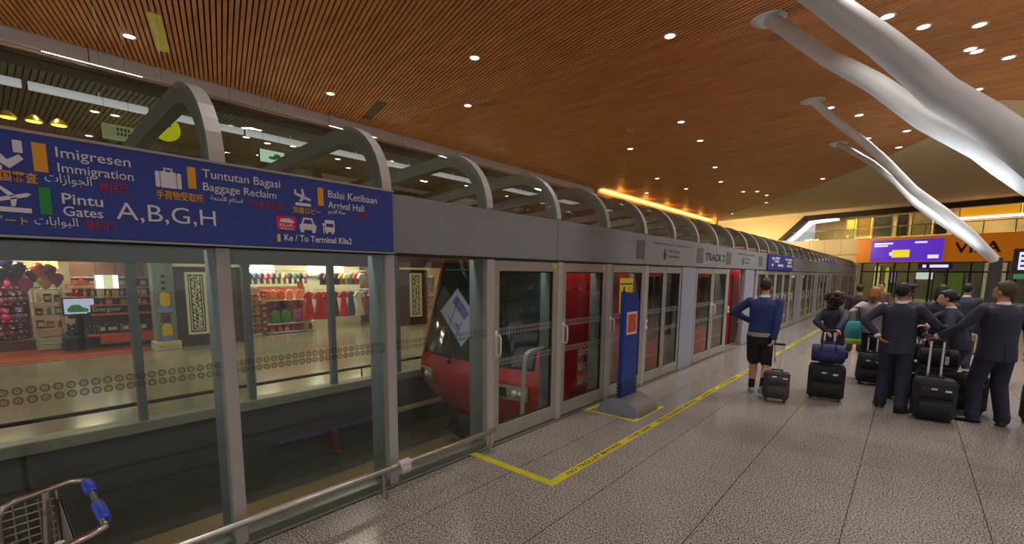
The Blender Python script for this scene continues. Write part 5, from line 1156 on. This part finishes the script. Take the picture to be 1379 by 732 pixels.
    for i in (0,1):
        fd = toe[i]-V(ank[i].x, ank[i].y, 0); fd.z = 0; fd.normalize(); lt = V(fd.y,-fd.x,0); base = V(ank[i].x, ank[i].y, max(0, ank[i].z-.085))
        pit = V(0,0,max(0, ank[i].z-.085)*-.0); c = MB(); rg = []
        for t, w_, h_ in ((-.085,.022,.03),(-.075,.036,.07),(-.03,.042,.095),(.03,.044,.085),(.09,.05,.06),(.15,.046,.045),(.185,.03,.03),(.195,.012,.015)):
            ctr = base+fd*t; rg.append([tuple(ctr+lt*(w_*math.cos(a))+V(0,0,max(0,h_*(.5+.5*math.sin(a))))) for a in [2*PI*k/14 for k in range(14)]])
        c.loft(rg).xf(S); c.build('shoe', shoes, root, True)
        if socks is not None: MB().tube([ank[i], ank[i].lerp(knees[i], .32)], [.044,.047], 12).xf(S).build('sock', socks, root, True)
    # ---- hair
    if hair is not None:
        c = MB()
        if hairstyle in ('short', 'cap'):
            c.ell(HP(0,-.03,.034), (.0825,.094,.101), 20, 14, hr_); c.ell(HP(0,.03,.085), (.06,.04,.035), 12, 8, hr_)
        elif hairstyle == 'curly':
            q = random.Random(5); c.ell(HP(0,-.035,.01), (.145,.125,.155), 16, 10)
            for k in range(90):
                a = q.uniform(0,2*PI); zz = q.uniform(-.16,.12); rr_ = .148*math.sqrt(max(.1, 1-(zz/.19)**2))
                if math.sin(a) > .45 and zz < .03: continue
                c.ell(HP(rr_*math.cos(a), -.035+rr_*math.sin(a)*.9, zz), (.026,.026,.03), 8, 6)
        else:
            c.ell(HP(0,-.032,.03), (.085,.096,.104), 18, 12, hr_); c.ell(HP(0,.03,.085), (.06,.042,.036), 12, 8, hr_)
            if hairstyle == 'long': c.tube([HP(0,-.06,.04), HP(0,-.09,-.06), HP(0,-.08,-.17)], [.07,.075,.05], 12); [c.tube([HP(g*.065,-.03,.03), HP(g*.075,-.04,-.06), HP(g*.065,-.05,-.14)], [.03,.032,.02], 8) for g in (-1,1)]
            if hairstyle == 'bun': c.ell(HP(0,-.12,.0), (.05,.045,.05), 12, 8)
            cutm = []
        c.xf(S); o = remesh(c, 'hair', hair, root, .008*s, 1)
    if cap:
        c = MB(); rg = []
        for z, rx, ry, dy in ((.05,.084,.105,-.015),(.095,.086,.107,-.015),(.1,.12,.14,.0),(.13,.128,.148,.0),(.15,.1,.12,-.01),(.155,.03,.03,-.01)): rg.append([tuple(HP(rx*math.cos(a), dy+ry*math.sin(a), z)) for a in [2*PI*j/22 for j in range(22)]])
        c.loft(rg).xf(S); ho = c.build('cap', m_navy, root, True)
        pk = MB(); pk.loft([[tuple(HP(.075*math.cos(a), .05+.095*math.sin(a), z+.0-.02*math.sin(a))) for a in [PI*j/10 for j in range(11)]] for z in (.058,.066)]); pk.xf(S); pk.build('peak', m_shoe, ho, True)
    return root, S

gcrew = None
# man in the blue hooded top walking away with a grey case
m_hood = mat('royal blue fleece', (40,54,112), .85, var=.1, vscale=12, bump=.3, bscale=90); m_short = mat('black shorts', (30,30,36), .8, var=.15)
p1, S1 = person('person walking away in blue top and black shorts, pulling a grey case', (1.68,7.98,0), .05, 1.84, m_skin, top=m_hood, shorts=m_short, hair=m_hairbr, legs=[(V(-.1,.1,.085), V(-.12,.26,0)), (V(.1,-.2,.17), V(.12,-.1,.02))],
    lw=(1.47,8.1,1.17), rw=(1.885,7.86,.93), lpole=(-1,-.3,0), rpole=(.5,-1,0), lean=(.0,.12), nod=-.15, vox=.009, collar=True, cuffs=False, shoes=mat('pale blue trainer', (112,128,150), .6), socks=mat('black sock', (26,26,30), .8), curl=(.3,.75))
hm = MB()
for hx, kx, ky, kz in ((-.085,-.095,.18,.53),(.085,.095,.09,.51)):
    a_ = V(hx,0,.92); b_ = V(kx,ky,kz); hm.tube([a_.lerp(b_,.84), a_.lerp(b_,.95)], [.113,.114], 14)
hm.xf(S1); hm.build('shorts_hem', mat('camouflage hem', (150,140,110), .8, var=.6, vscale=26), p1, True)
hb_ = MB(); hb_.loft([[(a*math.cos(2*PI*k/18), -.005+c_*math.sin(2*PI*k/18), z) for k in range(18)] for z, a, c_ in ((.9,.19,.14),(.96,.188,.14))]).xf(S1).build('shirt_tail', mat('beige shirt tail', (176,156,128), .8), p1, True)
# woman with curly hair
p2, S2 = person('person with curly dark hair in navy uniform holding a stacked trolley case', (2.5,9.12,0), -.5, 1.62, m_skin, jacket=m_navy, skirt=m_navy2, hair=m_hairbr, hairstyle='curly', lw=(2.42,8.88,1.02), rw=(2.6,8.6,1.075), rpole=(1,-.6,0), lpole=(-1,-.5,0), headturn=-.55, female=True, cuffs=False, curl=(.3,.9), vox=.009)
# man with his hand on his back
p3, S3 = person('person in navy suit seen from behind with one hand on the hip', (3.32,8.42,0), -.1, 1.8, m_skin2, jacket=m_navy, trousers=m_navy2, hair=m_hairb, legs=[(V(-.13,.1,.085), V(-.2,.25,0)), (V(.12,-.12,.085), V(.2,.02,0))],
    lw=(3.1,8.28,1.06), rw=(3.66,8.62,1.13), lpole=(-1,-.35,0), rpole=(.8,-.6,-.4), curl=(.45,.6), headturn=-.15)
# man at the right holding the near case
p4, S4 = person('person in navy suit at the near right, arm stretched to a chrome case handle', (4.3,8.46,0), .42, 1.84, m_skin2, jacket=m_navy, trousers=m_navy2, hair=m_hairg, legs=[(V(-.14,.03,.085), V(-.32,.1,0)), (V(.13,-.03,.085), V(.2,.12,0))],
    lw=(3.72,8.36,1.1), rw=(4.62,8.75,.95), lpole=(-.2,-1,-.5), rpole=(1,-.6,0), curl=(.9,.4), headturn=.5)
# others
person('person with blurred face and dark tied hair leaning in among the crew', (4.02,9.42,0), 1.5, 1.72, m_skin, jacket=m_navy, trousers=m_navy2, hair=m_hairb, hairstyle='bun', lw=(3.62,9.0,1.18), rw=(3.66,9.3,1.22), lpole=(0,-1,-.6), rpole=(0,1,-.5), lean=(0,.28), headturn=.1, female=True, curl=(.5,.5), nod=-.1)
person('person in navy uniform and peaked cap standing in the middle of the crew', (3.36,10.1,0), -.2, 1.74, m_skin2, jacket=m_navy, trousers=m_navy2, hair=m_hairb, cap=True, vox=.012)
person('person with full black hair in navy uniform behind the peaked cap', (3.8,10.25,0), -.3, 1.76, m_skin2, jacket=m_navy, trousers=m_navy2, hair=m_hairb, hairstyle='long', female=True, vox=.012)
m_gtop = mat('pale grey top', (178,172,176), .8, var=.1)
p8, S8 = person('person with light brown hair, pale grey top and turquoise bag', (2.92,10.6,0), -.2, 1.7, m_skin, top=m_gtop, trousers=m_navy2, hair=m_hairbl, hairstyle='long', female=True, vox=.012, collar=False, cuffs=False, lw=(2.66,10.5,1.0))
person('person in dark clothes far off beside the glass screen', (2.45,14.3,0), .1, 1.68, m_skin2, jacket=mat('dark cloth', (44,36,40), .8), trousers=mat('dark cloth', (44,36,40), .8), hair=m_hairb, vox=.014, collar=False, cuffs=False)
person('person with reddish hair behind the crew member with tied hair', (4.6,11.8,0), .2, 1.72, m_skin, jacket=m_navy, trousers=m_navy2, hair=m_hairr, hairstyle='long', female=True, vox=.014)
person('person with short black hair farthest back beyond the crew', (4.3,13.4,0), -.3, 1.76, m_skin2, jacket=m_navy, trousers=m_navy2, hair=m_hairb, vox=.014)
person('person with auburn hair half hidden by the near right suit', (5.25,11.4,0), .3, 1.7, m_skin, jacket=m_navy, trousers=m_navy2, hair=m_hairr, vox=.014)
person('person in navy suit cut by the right edge of the view', (4.98,9.25,0), .6, 1.76, m_skin2, jacket=m_navy, trousers=m_navy2, hair=m_hairb, vox=.012)
person('person in brown coat far off near the glass screen', (2.75,17.5,0), 2.9, 1.7, m_skin2, jacket=mat('brown coat', (90,62,50), .8), trousers=mat('dark cloth', (44,36,40), .8), hair=m_hairb, vox=.014, collar=False, cuffs=False)

# ------------------------------------------------------------------- LUGGAGE
m_case = mat('black ballistic fabric', (34,34,37), .75, var=.2, vscale=30, bump=.4, bscale=220); m_casetrim = mat('black piping', (18,18,20), .5); m_hand = mat('bright aluminium tube', (216,210,206), .25, .9)
def case(label, loc, rz, w=.44, dd=.25, h=.56, m=None, handle=.48, tilt=0., group=None, tagged=True):
    m = m or m_case; t = thing('suitcase', label, 'suitcase', loc, rz, group); X = Matrix.Rotation(tilt, 4, 'X')
    MB().box(-w/2,w/2,-dd/2,dd/2,.045,h,.035).xf(X).build('body', m, t, True)
    MB().box(-w/2+.035,w/2-.035,-dd/2-.035,-dd/2+.01,.1,h*.52,.02).xf(X).build('pocket', m, t, True); MB().box(-w/2+.035,w/2-.035,-dd/2-.028,-dd/2+.01,h*.56,h-.06,.018).xf(X).build('pocket', m, t, True)
    z_ = MB(); z_.tube([(-w/2+.04,-dd/2-.032,h*.53),(w/2-.04,-dd/2-.032,h*.53)], .006, 6).tube([(-w/2+.04,-dd/2-.03,h-.055),(w/2-.04,-dd/2-.03,h-.055)], .006, 6); z_.tube([(-w/2-.001,-dd/2+.05,.07),(-w/2-.001,-dd/2+.05,h-.03)], .006, 6).tube([(w/2+.001,-dd/2+.05,.07),(w/2+.001,-dd/2+.05,h-.03)], .006, 6); z_.xf(X).build('zip', m_casetrim, t)
    MB().tube([(-.08,0,h-.005),(-.07,0,h+.025),(.07,0,h+.025),(.08,0,h-.005)], .011, 8).xf(X).build('carry_handle', m_casetrim, t, True)
    if handle:
        for q in (-1,1): MB().box(q*.065-.014,q*.065+.014,dd/2-.04,dd/2-.02,h-.02,h+handle-.03,.004).xf(X).build('handle_tube', m_hand, t)
        MB().box(-.088,.088,dd/2-.05,dd/2-.01,h+handle-.035,h+handle,.01).xf(X).build('handle_grip', m_casetrim, t, True)
    for q in (-1,1):
        for e in (-1,1): MB().lathe((q*(w/2-.05)-.012,e*(dd/2-.05),.026), [(.008,0),(.024,.003),(.026,.012),(.024,.021),(.008,.024)], 12, 'x').xf(X if tilt else Matrix.Identity(4)).build('wheel', m_casetrim, t, True); MB().box(q*(w/2-.05)-.02,q*(w/2-.05)+.02,e*(dd/2-.05)-.02,e*(dd/2-.05)+.02,.036,.055).xf(X).build('wheel_housing', m_casetrim, t)
    if tagged:
        MB().box(-.06,.0,-dd/2-.04,-dd/2-.034,h*.78,h*.82).xf(X).build('badge', m_hand, t); MB().box(.08,.14,-dd/2-.034,-dd/2-.028,h*.75,h*.79).xf(X).build('badge', m_shirt, t)
    return t
case('upright black case under the indigo bag beside the curly haired person', (2.53,8.42,0), .12, .46, .28, .55, handle=.52)
dfb = thing('travel_bag', 'indigo travel bag resting on the black case beside the curly haired person', 'bag', (2.53,8.4,.58), .12); m_ind = mat('indigo bag cloth', (48,46,98), .75, var=.15, vscale=20)
N_ = 16; MB().loft([[(xx, .13*k_*math.cos(2*PI*j/N_), .14+.14*k_*math.sin(2*PI*j/N_)) for j in range(N_)] for xx, k_ in ((-.215,.7),(-.2,.95),(0,1.04),(.2,.95),(.215,.7))]).build('body', m_ind, dfb, True); MB().tube([(-.1,-.12,.18),(-.08,-.1,.31),(.08,-.1,.31),(.1,-.12,.18)], .011, 8).tube([(-.1,.12,.18),(-.08,.1,.31),(.08,.1,.31),(.1,.12,.18)], .011, 8).build('handle', m_casetrim, dfb, True); MB().box(-.12,.12,-.15,-.125,.05,.18,.012).build('pocket', m_ind, dfb, True); MB().ell((.22,0,.14),(.03,.05,.07)).build('end_tab', m_casetrim, dfb, True)
case('grey case with pale handle trailing behind the person in shorts', (1.99,7.72,0), .2, .34, .2, .46, mat('dark grey case cloth', (66,62,64), .8, var=.2, vscale=20), .44, -.22, tagged=True)
case('black two pocket case with tall bright handle held by the near right suit', (3.75,8.18,0), .14, .42, .28, .56, handle=.52)
g_ = 'black cases in the middle of the crew'
case('black case standing behind the case with the tall bright handle', (3.78,8.95,0), .2, .42, .26, .58, handle=0)
bg2 = thing('travel_bag', 'black holdall lying on the case behind the tall bright handle', 'bag', (3.78,8.93,.62), .1); MB().loft([[(xx, .13*k_*math.cos(2*PI*j/N_), .13+.13*k_*math.sin(2*PI*j/N_)) for j in range(N_)] for xx, k_ in ((-.22,.7),(-.2,.95),(0,1.04),(.2,.95),(.22,.7))]).build('body', m_case, bg2, True); MB().tube([(-.1,-.12,.18),(-.08,-.08,.29),(.08,-.08,.29),(.1,-.12,.18)], .012, 8).build('handle', m_casetrim, bg2, True); MB().box(.06,.1,-.15,-.12,.05,.16,.008).build('buckle', m_shirt, bg2)
case('black case between the person with the hand on the hip and the peaked cap', (3.45,9.25,0), -.1, .42, .25, .6, handle=.3)
bg3 = thing('travel_bag', 'small black bag on the case behind the hand on the hip', 'bag', (3.45,9.2,.66), -.1); MB().box(-.18,.18,-.1,.1,0,.24,.04).build('body', m_case, bg3, True); MB().tube([(-.08,0,.23),(-.06,0,.3),(.06,0,.3),(.08,0,.23)], .01, 8).build('handle', m_casetrim, bg3, True)
case('black case left of the leaning person, close to the near right suit', (4.12,8.98,0), .1, .4, .24, .55, handle=0)
case('black case at the right edge with a red ribbon', (4.88,8.88,0), .3, .46, .28, .52, handle=0)
rbn = thing('ribbon', 'red ribbon tied on the case at the right edge', 'ribbon', (4.78,8.72,.45), .3); MB().loft([[(-.05,-.02,-.02),(.05,-.02,-.02),(.05,.0,-.02),(-.05,.0,-.02)],[(-.07,-.04,.1),(.06,-.04,.1),(.06,-.02,.1),(-.07,-.02,.1)],[(-.03,-.03,.2),(.03,-.03,.2),(.03,-.01,.2),(-.03,-.01,.2)]]).build('bow', mat('red ribbon', (180,36,44), .6), rbn, True); MB().ell((0,-.03,.06),(.02,.02,.02)).build('knot', mat('red ribbon', (180,36,44), .6), rbn, True)
case('black case far behind beside the pale grey top', (2.98,10.15,0), .0, .36, .24, .55, handle=.3)
tq = thing('shoulder_bag', 'turquoise shoulder bag with lime edge hanging by the pale grey top', 'bag', (2.66,10.42,.72), .1); MB().box(-.13,.13,-.07,.07,0,.36,.03).build('body', mat('turquoise cloth', (66,172,190), .7, var=.2, vscale=9), tq, True); MB().box(-.14,.14,-.075,.075,-.06,.05,.02).build('base_band', mat('lime cloth', (176,210,60), .7), tq, True); MB().tube([(-.1,0,.34),(-.06,.04,.62),(.06,.04,.62),(.1,0,.34)], .01, 8).build('strap', m_casetrim, tq, True)
flush_bake()
WORLD, DOWN, RETD, SHOP, CONC, COVE, GALL, TUBE, UPL, MEZ, SOFF, WASH, STRU = .72, 168., 50., 45., 75., 14., 700., 9., 240., 16., 130., 160., 60.
# =================================================================== LIGHT
wd = bpy.data.worlds.new('world'); sc.world = wd; wd.use_nodes = True
bg = wd.node_tree.nodes['Background']; bg.inputs['Color'].default_value = (*lin((226,226,232)), 1); bg.inputs['Strength'].default_value = WORLD
def light(nm, kind, loc, energy, color=(255,240,220), size=.2, rot=None, spot=None, sy=None):
    l = bpy.data.lights.new(nm, kind); l.energy = energy; l.color = lin(color)
    o = bpy.data.objects.new(nm, l); COL.objects.link(o); o.location = loc
    if kind == 'AREA':
        l.size = size
        if sy: l.shape = 'RECTANGLE'; l.size_y = sy
    else: l.shadow_soft_size = size
    if spot: l.spot_size = math.radians(spot); l.spot_blend = .6
    if rot: o.rotation_euler = rot
    return o
for x, y in LIGHTS: light('downlight_beam', 'SPOT', (x, y, ZC-.03), DOWN, (255,250,245), .09, None, 125)
for x, y in ((7,0),(8,4),(7,8),(8,12),(7,16),(2,-3),(5,3),(3,6.2),(8,20),(11,6),(11,14),(0.5,2.5),(0,32),(3,28),(7,26)): light('downlight_beam', 'SPOT', (x, y, ZC-.03), DOWN, (255,250,245), .09, None, 125)  # hall beams without fittings; those at the far end added to brighten it
for x, y in RL: light('retail_beam', 'SPOT', (x, y, 5.57), RETD, (255,232,200), .08, None, 130)
for x, y in ((-11.2,.2),(-12.3,1.6),(-12.6,-.6),(-11.4,5.6),(-11.4,7.2),(-11.4,8.7),(-11.5,11.6),(-11.5,13.5)): light('shop_light', 'AREA', (x, y, 2.57), SHOP, (255,236,206), .55)
for y in (1.5, 6, 10.5, 15): light('concourse_light', 'AREA', (-7, y, 5.9), CONC, (255,240,214), 1.2)
for y in range(22, 38, 3): light('cove_glow', 'POINT', (-8.35, y, 5.86), COVE, (255,176,70), .15)
for s in (-3,1,5,9): q = wp(s, 7.2, -2.5); light('gallery_light', 'AREA', q, GALL, (255,220,160), 1.5)
for s in (1.5,4.5,8): q = wp(s, 4.3, -3); light('entrance_light', 'AREA', q, GALL*.16, (236,232,200), 1.5)
# tube fittings added under the inner head rail to light the dark train
for i, k in enumerate(range(-1, 16)):
    y = bay(k)+MOD/2; t = thing('train_fill_tube', 'slim tube added under the head rail to light the train', 'light', (-.235, y, 2.36), 0, 'added fill tubes inside the screen')
    MB().box(-.03,.045,-.5,.5,-.02,.03,.006).build('housing', m_white, t); MB().tube([(0,-.48,-.03),(0,.48,-.03)], .016, 8).build('tube', mat('lit fill tube', (250,250,244), .5, emit=(250,250,240), estr=3.), t)
    light('train_fill_glow', 'AREA', (-.24, y, 2.31), TUBE, (245,246,238), .08, (0, math.radians(-25), 0), None, .9)
for x, y in ((9,2),(9,8),(9,14),(11,20),(7,-3)): light('ceiling_fill', 'SPOT', (x, y, 2.6), UPL, (255,226,180), .2, (PI, 0, 0), 150)  # unseen upward lamps added to brighten the timber ceiling
for y in (-1, 3, 7, 11, 16, 22): light('retail_ceiling_fill', 'AREA', (-12.5, y, 3.95), MEZ, (255,236,200), 1.2, (PI, 0, 0))  # upward lamps without fittings, added to lift the dark olive slats
for x, y in ((-5,33),(-1,30),(3,27),(6,25),(-7,38),(-3,38),(1,36),(5,33),(8,30),(-9,43),(-5,42)): light('soffit_fill', 'SPOT', (x, y, 5.9), SOFF, (255,232,190), .15, None, 140)  # spots without fittings, added to brighten the soffit and parapet
for x, y, e_ in ((4.5,4.6,1.7),(3.3,6.9,1.6),(3.9,15.2,.9),(3.6,17.2,.7)): light('strut_fill', 'SPOT', (x, y, 2.2), STRU*e_, (236,240,250), .12, (PI-.25, .25, 0), 110)  # no lamps stand here; added to brighten the strut undersides
for s_, e_ in ((-12,1.),(-8.5,1.),(-5,.8),(-1,.5)):
    o = light('far_wall_fill', 'AREA', wp(s_, 4.6, 3.2), WASH*e_, (255,226,170), 1.2); o.rotation_euler = (-WN).to_track_quat('-Z', 'Y').to_euler()  # area lamps without fittings, added to brighten the far wall
flush_text()
